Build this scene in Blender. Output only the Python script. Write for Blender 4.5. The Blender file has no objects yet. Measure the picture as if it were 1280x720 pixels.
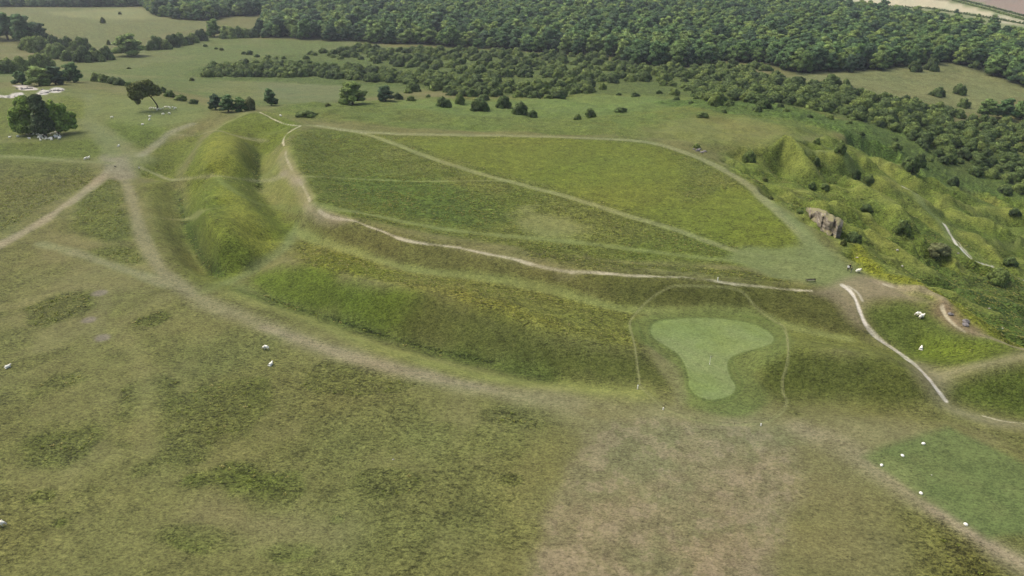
import bpy, bmesh, math, random
import numpy as np
from mathutils import Vector, Matrix, noise as mnoise

# ------------------------------------------------------------------ camera, sky, sun, exposure
sc = bpy.context.scene
COL = sc.collection
F = 914.0; PW, PH = 1280.0, 720.0; PITCH = math.radians(26.7); CAMZ = 88.0
cam_d = bpy.data.cameras.new('camera'); cam = bpy.data.objects.new('camera', cam_d); COL.objects.link(cam)
cam.location = (0, 0, CAMZ); cam.rotation_euler = (math.radians(90) - PITCH, 0, 0)
cam_d.sensor_width = 36; cam_d.lens = 36 * F / PW; cam_d.clip_start = 0.5; cam_d.clip_end = 12000
sc.camera = cam
SUN_EL, SUN_AZ = math.radians(57), math.radians(-68)        # azimuth from +Y towards +X: the sun stands to the left, a little beyond
world = bpy.data.worlds.new('World'); sc.world = world; world.use_nodes = True
wn = world.node_tree; bg = wn.nodes['Background']
sky = wn.nodes.new('ShaderNodeTexSky'); sky.sky_type = 'NISHITA'; sky.sun_disc = False
sky.sun_elevation = SUN_EL; sky.sun_rotation = SUN_AZ; sky.air_density = 1.0; sky.dust_density = 5.0; sky.ozone_density = 0.6
wn.links.new(sky.outputs[0], bg.inputs[0]); bg.inputs[1].default_value = 0.12
sl = bpy.data.lights.new('sun', 'SUN'); sl.energy = 1.5; sl.angle = math.radians(32); sl.color = (1.0, 0.955, 0.88)
so = bpy.data.objects.new('sun', sl); COL.objects.link(so)
sd = Vector((math.sin(SUN_AZ) * math.cos(SUN_EL), math.cos(SUN_AZ) * math.cos(SUN_EL), math.sin(SUN_EL)))
so.rotation_euler = sd.to_track_quat('Z', 'Y').to_euler(); so.location = (0, 0, 120)
vs = sc.view_settings; vs.view_transform = 'Standard'; vs.look = 'None'; vs.gamma = 1; vs.exposure = 0.79
rnd = random.Random(7); rng = np.random.default_rng(11)

# ------------------------------------------------------------------ small helpers
def s2l(c):
    c = np.array(c, float) / 255.0
    return np.where(c <= 0.04045, c / 12.92, ((c + 0.055) / 1.055) ** 2.4)
ALB = 0.62                                                     # colours below are noted as they look; this brings them to base colour
def lin(c): return s2l(c) * ALB
def tag(o, label=None, cat=None, group=None, kind=None):
    if label: o['label'] = label
    if cat: o['category'] = cat
    if group: o['group'] = group
    if kind: o['kind'] = kind
    return o
def empty(name, loc, rz=0.0, sc_=1.0):
    o = bpy.data.objects.new(name, None); COL.objects.link(o)
    o.location = loc; o.rotation_euler = (0, 0, rz); o.scale = (sc_,) * 3; o.empty_display_size = 0.3
    return o
def link(name, me, parent=None, loc=(0, 0, 0), rz=0.0, s=(1, 1, 1)):
    o = bpy.data.objects.new(name, me); COL.objects.link(o)
    o.location = loc; o.rotation_euler = (0, 0, rz); o.scale = s
    if parent: o.parent = parent
    return o
def hsh(ix, iy, seed):
    h = (ix.astype(np.int64) * 374761393 + iy.astype(np.int64) * 668265263 + seed * 974634777) & 0xFFFFFFFF
    h = ((h ^ (h >> 13)) * 1274126177) & 0xFFFFFFFF
    return ((h ^ (h >> 16)) & 0xFFFF) / 65535.0
def vnoise(x, y, scale, seed=0):
    x = x / scale; y = y / scale
    ix = np.floor(x); iy = np.floor(y); fx = x - ix; fy = y - iy
    fx = fx * fx * fx * (fx * (fx * 6 - 15) + 10); fy = fy * fy * fy * (fy * (fy * 6 - 15) + 10)
    a = hsh(ix, iy, seed); b = hsh(ix + 1, iy, seed); c = hsh(ix, iy + 1, seed); d = hsh(ix + 1, iy + 1, seed)
    return (a + (b - a) * fx + (c - a) * fy + (a - b - c + d) * fx * fy) * 2 - 1
def fbm(x, y, scale, octaves=4, seed=0, gain=0.5):
    s = np.zeros_like(x); amp = 1.0; tot = 0
    for k in range(octaves):
        ca, sa = math.cos(k * 1.1 + seed), math.sin(k * 1.1 + seed)
        s += amp * vnoise(x * ca - y * sa + 17.3 * k, x * sa + y * ca - 9.1 * k, scale / 2 ** k, seed * 13 + k); tot += amp; amp *= gain
    return s / tot
def sstep(a, b, x):
    t = np.clip((x - a) / (b - a), 0, 1); return t * t * (3 - 2 * t)

# ------------------------------------------------------------------ terrain: survey points (picture x, picture y, height in metres)
CP, SP = math.cos(PITCH), math.sin(PITCH)
def ray(px, py):
    u = px - PW / 2; v = py - PH / 2
    return np.array([u, F * CP - v * SP, -F * SP - v * CP])
LINES = [
 # inner rampart crest, west and south arms
 [(318,141,3),(340,150,3.5),(378,156,4),(362,166,5),(357,180,6.6),(364,205,7.4),(380,240,7.6),(392,259,7.2),(430,274,7.2),(470,285,7),(510,297,6.6),(560,305,6.3),(625,318,6.0),(700,335,5.8),(760,342,5.9),(850,346,6.2),(930,355,6.0),(1010,363,5.5),(1052,362,5)],
 # behind the crest: back of the inner rampart
 [(410,160,3.6),(405,185,4.4),(410,210,5.0),(425,240,5.4),(450,262,5.6),(500,280,5.4),(560,290,5.3),(640,304,5.2),(720,322,5.0),(860,335,4.9),(980,346,4.9)],
 # inner ditch, west arm then terrace on the south
 [(350,163,1.5),(333,165,0.4),(331,173,1.6),(326,181,-1.6),(322,191,-2.2),(321,218,-2.0),(322,223,0.6),(325,236,-1.6),(345,265,-.4),(364,284,-.2),(385,296,0.4),(405,305,0.6),(465,325,1.0),(517,338,1.3),(600,348,1.6),(660,358,1.6),(726,372,1.4),(790,389,1.1),(880,391,1.1),(940,395,1.0),(985,409,0.9),(1050,420,0.6),(1078,427,0.3)],
 # outer bank crest, west arm
 [(300,143,2.5),(268,164,2.6),(266,173,5.8),(264,188,8.0),(262,204,7.8),(261,220,3.0),(266,234,6.6),(271,246,7.4),(276,257,5.8),(288,276,7.4),(297,294,6.2),(302,310,4.0),(304,325,1.8),(300,338,-0.6)],
 [(250,240,3.6),(250,255,4.8),(258,285,5.0),(273,316,3.2)],[(241,205,3.4),(247,188,3.8),(252,175,3.2)],
 # its flank on the right
 [(300,172,4.4),(302,190,5.8),(302,205,5.6),(298,224,3.0),(304,243,5.0),(320,266,4.4),(332,286,2.8),(330,301,1.0)],
 # outer ditch, west arm
 [(255,163,-0.8),(238,185,-2.2),(225,205,-3.4),(217,221,-2.6),(216,228,-1.4),(219,236,-2.8),(224,250,-3.6),(236,291,-4.2),(256,329,-3.8),(272,343,-2.6)],
 # entrance hollow
 [(286,352,-1.6),(303,346,-1.2),(322,334,-0.6),(345,318,0.0),(360,305,0.5)],
 # outer bank crest, south arm
 [(352,328,2.4),(372,333,3.3),(401,341,3.9),(436,349,4.3),(472,359,4.7),(525,371,4.7),(570,379,4.5),(610,393,4.3),(652,408,4.2),(689,419,4.0),(720,427,3.7),(760,434,3.0),(792,440,2.2)],
 # back of it
 [(392,318,1.8),(430,328,2.3),(500,344,2.8),(570,357,2.9),(640,372,2.9),(700,392,2.7),(755,405,2.4),(790,412,2.0)],
 # outer ditch, south arm
 [(307,357,-2.0),(352,379,-2.5),(385,390,-2.6),(420,400,-2.8),(480,420,-3.1),(540,437,-3.0),(615,454,-2.7),(682,469,-2.2),(720,480,-1.6),(765,487,-0.9),(825,486,-0.4)],
 # counterscarp lip
 [(200,228,-0.6),(190,240,-0.3),(196,265,-0.3),(205,293,-0.4),(225,330,-0.5),(262,357,-0.5),(300,370,-0.6),(350,389,-0.6),(400,409,-0.5),(450,427,-0.5),(525,454,-0.4),(596,472,-0.3),(682,488,-0.2),(740,494,0),(800,497,0)],
 # golf green platform
 [(815,410,1.2),(850,402,1.3),(900,400,1.3),(950,412,1.2),(970,425,1.1)],
 [(860,450,0.6),(885,450,0.7),(910,450,0.6)],[(860,480,0.2),(890,497,0),(920,480,0.1),(885,520,0)],
 [(832,440,0.8),(842,465,0.3)],[(935,455,0.6),(940,475,0.2)],
 # bank right of the green
 [(958,450,2.8),(985,440,4.0),(1010,439,4.3),(1050,442,4.5),(1100,450,4.1),(1140,466,3.0),(1162,484,1.4)],
 [(985,425,2.4),(1040,432,2.4),(1090,438,2.2)],
 [(948,484,-0.2),(985,499,-1.4),(1060,505,-1.8),(1120,511,-1.5),(1165,508,-0.6)],
 [(985,520,0),(1080,528,0),(1180,530,0)],
 # right of the chalk path: hollow and bank
 [(1085,372,4.6),(1120,388,3.6),(1100,400,1.8),(1110,425,-0.8),(1150,436,-1.2),(1190,445,0.4)],
 [(1160,465,0.2),(1185,470,1.4),(1225,462,3.6),(1262,455,4.4),(1330,445,4.8)],
 [(1172,500,-0.2),(1200,500,-1.0),(1240,507,-1.2),(1300,512,-1.2)],
 [(1240,530,0),(1320,540,0)],
 # fort interior
 [(420,215,4.6),(470,240,4.5),(540,262,4.5),(640,280,4.5),(760,300,4.5),(880,318,4.7),(960,328,4.9)],
 [(450,180,3.6),(540,200,3.8),(650,230,4.0),(760,262,4.2),(870,290,4.5),(960,300,4.8)],
 [(520,172,3.0),(640,176,3.0),(740,185,3.0),(850,210,3.3),(930,250,4.0)],
 [(700,210,3.5),(800,230,3.6)],
 # north crest track
 [(385,156,3.6),(460,165,3.2),(560,167,3.0),(640,168,3.0),(740,172,3.0),(820,178,3.2),(870,190,3.2)],
 # the scarp edge
 [(900,205,3.2),(940,232,3.8),(965,249,4.1),(1000,272,4.3),(1030,293,4.5),(1055,312,4.8),(1072,330,5),(1092,348,4.9),(1130,364,4.5),(1165,378,4),(1185,394,3.6),(1205,411,3.2),(1240,425,2.9),(1285,440,3.0)],
 # just below it
 [(905,192,0.8),(935,208,-1.5),(975,236,-3.5),(1005,252,-3.5),(1062,285,-6),(1075,305,-6.5),(1100,330,-5.5),(1130,350,-4),(1165,364,-3.6),(1200,382,-3.5),(1240,404,-3.5),(1290,425,-3.5)],
 [(1150,345,-12),(1200,366,-12),(1240,385,-12),(1290,408,-12)],
 [(1180,340,-20),(1230,362,-21),(1290,390,-23)],
 # quarry hollows
 [(960,188,0.5),(1000,182,0.5),(1040,190,-2),(1060,197,-4)],
 [(975,205,-6),(1000,222,-7),(1040,228,-9)],[(985,192,-1.0),(1010,200,-1.5)],
 [(1080,222,-12),(1120,232,-16),(1150,250,-19)],
 [(1040,255,-5.0),(1075,262,-8),(1110,275,-12),(1140,300,-15)],
 [(1090,250,-13),(1130,268,-18),(1160,290,-21)],
 [(1110,312,-13),(1150,325,-17)],
 [(1170,270,-24),(1190,300,-27),(1220,325,-30),(1290,352,-34)],
 [(1220,280,-31),(1290,310,-37)],[(1200,240,-34),(1290,265,-41)],
 [(1050,170,-9),(1100,190,-18),(1150,215,-26),(1200,225,-33)],
 # north slope
 [(420,150,2.2),(500,155,1.0),(560,158,0.5),(620,160,0.0),(700,164,0.5),(740,166,1.0),(820,160,1.5),(900,170,1.5),(960,172,1.0)],
 [(360,133,-6),(440,135,-5),(520,138,-5),(600,142,-6),(680,148,-5),(760,146,-5),(830,142,-4),(900,148,-3),(980,152,-5),(1040,158,-8)],
 [(350,122,-17),(440,124,-14),(520,126,-13),(600,130,-12),(680,134,-11),(760,132,-12),(850,128,-12),(940,132,-12),(1020,142,-13),(1080,158,-15)],
 [(560,110,-25),(700,112,-24),(840,114,-22),(960,120,-20),(1060,132,-22),(1140,155,-28),(1220,190,-34),(1290,215,-41)],
 # valley floor and rise to the wood
 [(560,85,-36),(700,88,-35),(850,92,-33),(960,98,-30),(1060,105,-33),(1150,125,-38),(1290,165,-46)],
 [(320,52,-42),(500,54,-44),(640,62,-44),(760,68,-43),(880,78,-40),(1000,90,-37),(1100,85,-40),(1200,80,-44),(1290,110,-49)],
 [(350,25,-46),(500,28,-46),(700,30,-44),(900,35,-42),(1050,40,-44),(1200,48,-49),(1290,65,-52)],
 [(0,6,-44),(200,6,-48),(400,4,-52),(700,4,-48),(900,4,-48),(1080,6,-54),(1290,20,-58)],
 # left: plateau, its edge and the valley
 [(0,127,0),(60,122,0.2),(120,122,0),(170,125,0),(210,134,0),(250,138,0),(290,141,1.0)],
 [(0,112,-2),(60,108,-2.5),(120,113,-2.5),(160,114,-3),(200,118,-6),(250,128,-6),(310,135,-5)],
 [(0,100,-9),(60,98,-10),(120,103,-10),(180,106,-12),(240,118,-16),(300,124,-18)],
 [(0,84,-24),(100,86,-27),(200,94,-28),(300,104,-28),(400,108,-26)],
 [(0,62,-32),(100,66,-36),(200,70,-36),(300,80,-35),(400,88,-34)],
 [(40,48,-36),(150,48,-40),(250,52,-42)],
 [(20,20,-36),(110,24,-35),(200,30,-38),(280,30,-43)],
 # plateau
 [(0,160,0),(100,160,0),(180,160,0),(225,160,0)],
 [(-60,190,0),(60,190,0),(140,200,0),(190,196,0)],
 [(-80,250,0),(60,250,0),(150,250,0)],[(-80,330,0),(60,330,0),(160,320,0)],
 [(-60,430,0),(100,430,0),(250,420,0),(400,460,0)],[(-60,560,0),(200,560,0),(450,560,0),(700,560,0),(900,570,0),(1100,580,0),(1340,600,0)],
 [(-60,690,0),(300,690,0),(640,690,0),(1000,690,0),(1340,690,0)],[(550,510,0),(800,530,0)],
 [(60,900,0),(640,900,0),(1200,900,0)],
]
WK = 1.0
def warp(x, y):
    return np.arctan2(x, y), np.log(np.hypot(x, y))
ptsw, ptsz = [], []
for L in LINES:
    Q = []
    for (px, py, z) in L:
        d = ray(px, py); t = (z - CAMZ) / d[2]; Q.append((d[0] * t, d[1] * t, z))
    for i, q in enumerate(Q):
        if i:
            p = Q[i - 1]; a = warp(p[0], p[1]); b = warp(q[0], q[1])
            n = int(math.hypot(a[0] - b[0], a[1] - b[1]) / 0.014)
            for k in range(1, n + 1):
                f = k / (n + 1.0); r = [p[j] + (q[j] - p[j]) * f for j in range(3)]
                ptsw.append(warp(r[0], r[1])); ptsz.append(r[2])
        ptsw.append(warp(q[0], q[1])); ptsz.append(q[2])
for az in np.linspace(-math.pi, math.pi, 25):                 # far and near anchors all round
    for r, z in ((6, 0), (60, 0), (3300, -55), (2200, -55)): ptsw.append((az, math.log(r))); ptsz.append(z)
    if abs(az) > 1.0: 
        for r, zz in ((200, 0), (500, 0 if az < 0 or abs(az) > 2 else -30), (1000, -35)): ptsw.append((az, math.log(r))); ptsz.append(zz)
P = np.array(ptsw); Z = np.array(ptsz)
keep = []
for i in range(len(P)):
    if not keep or ((P[keep] - P[i]) ** 2).sum(1).min() > 0.0048 ** 2: keep.append(i)
P = P[keep]; Z = Z[keep]
CC = 0.0045
A = np.sqrt(((P[:, None] - P[None]) ** 2).sum(-1) + CC * CC)
N0 = len(P)
M = np.zeros((N0 + 1, N0 + 1)); M[:N0, :N0] = A - np.eye(N0) * 0.0008; M[:N0, N0] = 1; M[N0, :N0] = 1
Wt = np.linalg.solve(M, np.append(Z, 0))
print('survey points', N0, float(np.abs(A @ Wt[:N0] + Wt[N0] - Z).max()))

# ground grid: rings and spokes round the camera's foot, finer where the fort lies
HALF = math.radians(47)
naz = 1500
azs = np.concatenate([np.linspace(-math.pi, -HALF, 60, endpoint=False), np.linspace(-HALF, HALF, naz, endpoint=False), np.linspace(HALF, math.pi, 60, endpoint=False)])
deps = np.linspace(math.radians(51), math.radians(4.2), 820)
rs = np.concatenate([[2, 8, 20, 36, 52, 62], CAMZ / np.tan(deps), np.geomspace(1250, 3400, 30)])
NA, NR = len(azs), len(rs)
AZ, RR = np.meshgrid(azs, rs)                                  # shape NR, NA
X = np.sin(AZ) * RR; Y = np.cos(AZ) * RR
# RBF at half resolution, then linear
ja = np.unique(np.append(np.arange(0, NA, 3), NA - 1)); jr = np.unique(np.append(np.arange(0, NR, 2), NR - 1))
ca = azs[ja]; cr = np.log(rs[jr])
Zc = np.zeros((len(jr), len(ja)))
for k in range(0, len(jr)):
    d = np.sqrt((ca[:, None] - P[None, :, 0]) ** 2 + (cr[k] - P[None, :, 1]) ** 2 + CC * CC)
    Zc[k] = d @ Wt[:N0] + Wt[N0]
tmp = np.array([np.interp(azs, ca, Zc[k]) for k in range(len(jr))])
lr = np.log(rs); ZZ = np.zeros((NR, NA))
for k in range(NA): ZZ[:, k] = np.interp(lr, cr, tmp[:, k])
ZZ = np.maximum(ZZ, -75)

def cast(px, py, ZG):
    """where the line of sight through a picture point meets the ground"""
    d = ray(px, py); az = math.atan2(d[0], d[1]); sl_ = d[2] / math.hypot(d[0], d[1])
    c = np.interp(az, azs, np.arange(NA)); c0 = int(c); f = c - c0; c1 = min(c0 + 1, NA - 1)
    col = ZG[:, c0] * (1 - f) + ZG[:, c1] * f
    g = CAMZ + sl_ * rs - col
    i = np.nonzero((g[1:] <= 0))[0]
    if len(i) == 0: r = rs[-1]; return np.array([math.sin(az) * r, math.cos(az) * r, col[-1]])
    i = i[0] + 1; t = g[i - 1] / (g[i - 1] - g[i]) if g[i - 1] > g[i] else 0
    r = rs[i - 1] + (rs[i] - rs[i - 1]) * t; z = col[i - 1] + (col[i] - col[i - 1]) * t
    return np.array([math.sin(az) * r, math.cos(az) * r, z])
def height(x, y):
    az = math.atan2(x, y); r = math.hypot(x, y)
    c = np.interp(az, azs, np.arange(NA)); k = np.interp(r, rs, np.arange(NR))
    c0 = int(c); k0 = int(k); c1 = min(c0 + 1, NA - 1); k1 = min(k0 + 1, NR - 1); f = c - c0; g = k - k0
    return (ZZ[k0, c0] * (1 - f) + ZZ[k0, c1] * f) * (1 - g) + (ZZ[k1, c0] * (1 - f) + ZZ[k1, c1] * f) * g
def wpoly(pts, closed=False, step=12):
    """picture polyline -> world polyline on the ground"""
    out = []; n = len(pts); m = n if closed else n - 1
    for i in range(m):
        a = pts[i]; b = pts[(i + 1) % n]; k = max(1, int(math.hypot(a[0] - b[0], a[1] - b[1]) / step))
        for j in range(k): out.append(cast(a[0] + (b[0] - a[0]) * j / k, a[1] + (b[1] - a[1]) * j / k, ZZ)[:2])
    if not closed: out.append(cast(*pts[-1], ZZ)[:2])
    return np.array(out)
def smooth(pts, closed=False, n=6):
    """Catmull-Rom through picture points"""
    p = np.array(pts, float); N = len(p); out = []
    for i in range(N if closed else N - 1):
        g = (lambda k: p[k % N]) if closed else (lambda k: p[min(max(k, 0), N - 1)])
        a, b, c, d = g(i - 1), g(i), g(i + 1), g(i + 2)
        for j in range(n):
            t = j / n
            out.append(0.5 * (2 * b + (c - a) * t + (2 * a - 5 * b + 4 * c - d) * t * t + (3 * b - a - 3 * c + d) * t ** 3))
    if not closed: out.append(p[-1])
    return [tuple(q) for q in out]
def segdist(x, y, W, closed):
    D = np.full(x.shape, 1e9); n = len(W)
    for i in range(n if closed else n - 1):
        a = W[i]; b = W[(i + 1) % n]; v = b - a; L = (v ** 2).sum() + 1e-9
        t = np.clip(((x - a[0]) * v[0] + (y - a[1]) * v[1]) / L, 0, 1)
        D = np.minimum(D, (x - a[0] - t * v[0]) ** 2 + (y - a[1] - t * v[1]) ** 2)
    return np.sqrt(D)
def inside(x, y, W):
    r = np.zeros(x.shape, bool); n = len(W)
    for i in range(n):
        a = W[i]; b = W[(i + 1) % n]
        if a[1] == b[1]: continue
        r ^= ((a[1] > y) != (b[1] > y)) & (x < (b[0] - a[0]) * (y - a[1]) / (b[1] - a[1]) + a[0])
    return r
wob = fbm(X, Y, 9.0, 3, 3); wob2 = fbm(X, Y, 45.0, 4, 8)
def mask_line(pts, width, soft, wobble=0.0, sm=True):
    W = wpoly(smooth(pts) if sm else pts, False, 10); m = width / 2 + soft * 2 + abs(wobble) + 2
    sel = (X > W[:, 0].min() - m) & (X < W[:, 0].max() + m) & (Y > W[:, 1].min() - m) & (Y < W[:, 1].max() + m)
    out = np.zeros(X.shape); d = segdist(X[sel], Y[sel], W, False) + wob[sel] * wobble
    out[sel] = 1 - sstep(width / 2 - soft, width / 2 + soft, d); return out
def mask_poly(pts, soft, wobble=0.0, sm=True):
    W = wpoly(smooth(pts, True) if sm else pts, True, 14); m = soft * 2 + abs(wobble) + 2
    sel = (X > W[:, 0].min() - m) & (X < W[:, 0].max() + m) & (Y > W[:, 1].min() - m) & (Y < W[:, 1].max() + m)
    out = np.zeros(X.shape); xs, ys = X[sel], Y[sel]
    d = segdist(xs, ys, W, True) * np.where(inside(xs, ys, W), -1, 1) + wob[sel] * wobble
    out[sel] = 1 - sstep(-soft, soft, d); return out

# ------------------------------------------------------------------ ground colour, roughness of the sward, relief
C = np.zeros(X.shape + (3,)); C[:] = lin((117, 118, 68))
T = np.full(X.shape, 0.34)                                     # how tussocky the grass is
def paint(m, col, tuft=None, k=1.0):
    global C, T
    mm = (m * k)[..., None]; C = C * (1 - mm) + lin(col) * mm
    if tuft is not None: T = T * (1 - m) + tuft * m
n1 = fbm(X, Y, 30, 5, 1, 0.6); n2 = fbm(X, Y, 12, 4, 2, 0.6); n3 = fbm(X, Y, 60, 4, 5, 0.55)
near = 1 - sstep(250, 420, RR)
paint(sstep(0.0, 0.35, n1) , (124, 121, 78), 0.2, 0.5)          # thin dry turf
paint(sstep(-0.02, 0.22, n2 * 0.6 - n1 * 0.6 - 0.02), (109, 116, 56), 0.55, 0.28)    # longer green grass in patches
for (px, py, rx, ry, k) in [(300,600,50,22,1),(330,610,60,25,.8),(230,670,45,16,1),(70,555,60,18,.8),(190,490,40,25,.6),(280,520,70,40,.6),(70,385,38,14,.9),(380,690,34,12,1),(75,652,12,6,1),(50,622,20,9,.7),(185,400,22,9,.9),(60,480,26,12,.7),
                            (640,600,16,9,.6),(430,480,90,20,.5),(640,520,55,16,.3),(480,600,45,16,.5),(420,650,12,8,1)]:
    c = cast(px, py, ZZ); ex = rx * np.linalg.norm(c - [0, 0, CAMZ]) / F; ey = ex * ry / rx / max(0.2, (CAMZ / np.linalg.norm(c - [0, 0, CAMZ])))
    q = np.hypot((X - c[0]) / ex, (Y - c[1]) / ey) + wob * 0.9 + n2 * 0.5
    paint(1 - sstep(0.6, 1.15, q), (94, 108, 42), .75, 0.6 * k)
paint(mask_poly([(-20,112),(250,128),(240,150),(170,200),(120,200),(-20,198)], 8, 6), (113, 125, 64), 0.4, .75)
for L_, c_ in [([(136,150),(170,152),(206,160),(190,178),(168,190),(146,170)], (103, 122, 44)), ([(-20,120),(28,124),(24,160),(-20,168)], (114, 128, 54)), ([(75,122),(106,127),(106,150),(88,158)], (116, 130, 50)),
               ([(-20,182),(60,178),(120,176),(126,196),(40,194),(-20,192)], (106, 120, 48)), ([(110,235),(140,222),(158,250),(165,285),(150,300),(95,290),(90,270)], (104, 116, 48)), ([(-20,205),(90,206),(120,215),(70,255),(-20,285)], (112, 118, 58)),
               ([(115,315),(160,310),(180,330),(140,328)], (106, 116, 50))]:
    paint(mask_poly(L_, 3, 3), c_, 0.75, .75)
# fort interior
INT = mask_poly([(385,160),(460,166),(560,168),(700,170),(830,180),(930,222),(985,275),(1000,305),(950,330),(760,325),(620,305),(480,280),(410,262),(385,235),(362,185)], 3, 2)
paint(INT, (112, 122, 52), 0.72, 0.88)
paint(INT * sstep(-0.2, 0.3, n3 + n2 * 0.5), (101, 119, 42), 0.75, 0.55)
paint(mask_poly([(860,250),(930,232),(1000,305),(930,305),(800,270),(640,220),(520,185),(520,172),(700,172),(840,190)], 4, 3), (116, 127, 42), 0.55, 0.6)
paint(mask_poly([(420,222),(560,228),(640,270),(600,285),(500,265),(430,240)], 6, 4), (92, 116, 44), .8, 0.6)
paint(mask_poly([(655,262),(700,270),(735,290),(690,300),(655,285)], 4, 5), (131, 136, 82), 0.3, 0.7)
paint(mask_poly([(640,305),(760,325),(900,335),(1000,352),(930,350),(720,330)], 3, 4), (106, 116, 42), 0.9, 0.6)
# ramparts
paint(mask_poly([(318,141),(268,163),(232,220),(240,290),(262,340),(285,350),(345,305),(372,280),(350,262),(322,235),(340,190),(375,156)], 3, 2), (107, 122, 40), 0.6, 0.9)
paint(mask_poly([(262,170),(300,170),(310,215),(262,218)], 4, 4), (130, 136, 50), 0.5, 0.75)
paint(mask_poly([(270,235),(300,245),(345,300),(318,312),(285,270)], 4, 4), (133, 139, 52), 0.5, 0.75)
paint(mask_poly([(345,190),(360,185),(375,240),(385,258),(350,255),(328,235),(325,200)], 3, 2), (126, 134, 66), 0.3, 0.7)
paint(mask_poly([(150,212),(250,165),(228,205),(215,226),(190,222)], 3, 3), (112, 127, 38), 0.7, 0.7)
paint(mask_poly([(180,235),(215,232),(240,300),(285,355),(250,355),(215,330),(190,280)], 4, 4), (113, 121, 50), 0.5, 0.7)
paint(mask_poly([(395,268),(470,287),(600,315),(720,338),(850,348),(1050,364),(1080,420),(980,405),(790,386),(700,362),(540,340),(400,303)], 2, 1), (105, 106, 54), 0.4, 0.85)
paint(mask_poly([(745,345),(850,350),(1040,366),(1075,418),(960,398),(800,382)], 4, 3), (90, 95, 44), 0.4, 0.75)
paint(mask_poly([(385,300),(520,340),(600,350),(725,374),(795,392),(795,436),(690,416),(560,374),(460,352),(380,334)], 3, 3), (124, 128, 55), 0.75, 0.85)
paint(mask_poly([(395,318),(450,322),(500,340),(470,352),(410,338)], 4, 4), (128, 138, 38), 0.9, 0.7)
paint(mask_poly([(570,362),(640,380),(700,405),(650,402),(580,378)], 4, 4), (134, 132, 50), 0.9, 0.6)
paint(mask_poly([(310,350),(370,332),(440,348),(530,370),(500,418),(420,398),(350,378)], 3, 2), (93, 112, 34), 0.4, 0.9)
paint(mask_poly([(530,370),(600,388),(700,422),(800,442),(835,470),(820,486),(720,480),(600,452),(500,420)], 4, 3), (90, 98, 44), 0.4, 0.9)
paint(mask_poly([(960,446),(1040,440),(1120,452),(1165,495),(1120,508),(1040,503),(985,497),(945,475)], 3, 2), (88, 98, 40), 0.4, 0.85)
paint(mask_poly([(985,412),(1080,428),(1130,450),(1040,438),(975,442)], 3, 3), (114, 122, 56), 0.5, 0.8)
paint(mask_poly([(1080,385),(1130,375),(1190,400),(1270,440),(1200,455),(1140,445),(1095,415)], 3, 2), (90, 106, 42), 0.4, 0.85)
paint(mask_poly([(1150,425),(1250,425),(1270,438),(1200,455),(1150,445)], 4, 3), (112, 126, 36), 0.6, 0.6)
paint(mask_poly([(1185,480),(1240,462),(1330,450),(1330,525),(1240,512),(1195,500)], 3, 2), (88, 104, 38), 0.45, 0.85)
paint(mask_line([(296,366),(350,385),(400,404),(450,424),(525,450),(596,469),(690,484),(800,494)], 6.5, 2.6, .8), (138, 144, 78), 0.25, 0.9)
paint(mask_line([(300,362),(352,381),(420,402),(480,423),(540,440),(615,457),(682,472)], 4.5, 2.4, .8), (84, 102, 42), 0.6, 0.65)  # dark ditch foot: shade painted into the colour, along with lush grass
paint(mask_line([(307,356),(352,378),(385,389),(420,399),(480,419),(540,436),(615,453)], .9, .6, .5), (72, 92, 38), 1, 0.4)  # thin toe line: partly painted shade, partly rank grass and nettles
paint(mask_line([(222,240),(226,255),(238,291),(258,329),(276,345)], 4, 2.2, .8), (84, 104, 40), .6, .5)  # west ditch: lush grass, its colour darkened to stand in for shade
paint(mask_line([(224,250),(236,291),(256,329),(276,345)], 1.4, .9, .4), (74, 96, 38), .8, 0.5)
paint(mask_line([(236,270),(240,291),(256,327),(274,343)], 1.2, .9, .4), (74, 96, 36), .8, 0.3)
paint(mask_line([(322,191),(321,222),(325,236)], 2.0, 1.2, .6), (84, 104, 40), 1, 0.7)
paint(mask_line([(371,289),(395,300),(465,322),(520,338),(600,346),(680,360),(735,376),(790,388),(880,389),(940,393),(985,408),(1060,424)], 2.4, 1.2, .7), (133, 142, 80), 0.2, 0.75)
# scarp and rough ground to the right
SCARP = mask_poly([(905,196),(960,180),(1010,176),(1070,172),(1120,190),(1180,235),(1290,250),(1500,300),(1500,470),(1290,436),(1205,410),(1130,364),(1075,332),(1030,293),(965,249)], 4, 3)
paint(SCARP, (120, 136, 56), 0.55, 0.9)
paint(SCARP * sstep(0.0, 0.35, n2), (132, 136, 68), 0.5, 0.6)
paint(SCARP * sstep(0.0, 0.3, -n2 + n3 * .3), (106, 126, 50), .9, 0.6)
paint(mask_poly([(1140,350),(1200,362),(1300,392),(1300,425),(1240,402),(1170,372)], 4, 4), (88, 110, 46), 1, 0.8)
paint(mask_poly([(1065,310),(1110,345),(1170,368),(1240,402),(1290,425),(1290,436),(1205,410),(1175,384),(1130,360),(1085,340)], 2, 1.5), (132, 138, 40), 0.7, 0.85)
paint(mask_poly([(1120,345),(1150,335),(1230,345),(1290,365),(1290,400),(1200,368),(1150,352)], 4, 3), (78, 104, 50), 0.9, 0.6)
paint(mask_line([(985,190),(1000,210),(1030,222),(1050,215)], 14, 6, 4), (98, 122, 48), 0.7, 0.7)
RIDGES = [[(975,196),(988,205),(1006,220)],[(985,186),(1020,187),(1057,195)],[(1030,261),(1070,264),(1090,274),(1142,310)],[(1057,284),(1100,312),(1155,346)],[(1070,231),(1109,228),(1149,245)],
          [(1044,238),(1090,251),(1122,277)],[(1155,251),(1210,262),(1290,279)],[(1190,268),(1240,290),(1290,304)],[(1010,208),(1026,224)],[(1108,330),(1170,362),(1240,392)],[(1215,300),(1260,325),(1295,340)]]
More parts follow.
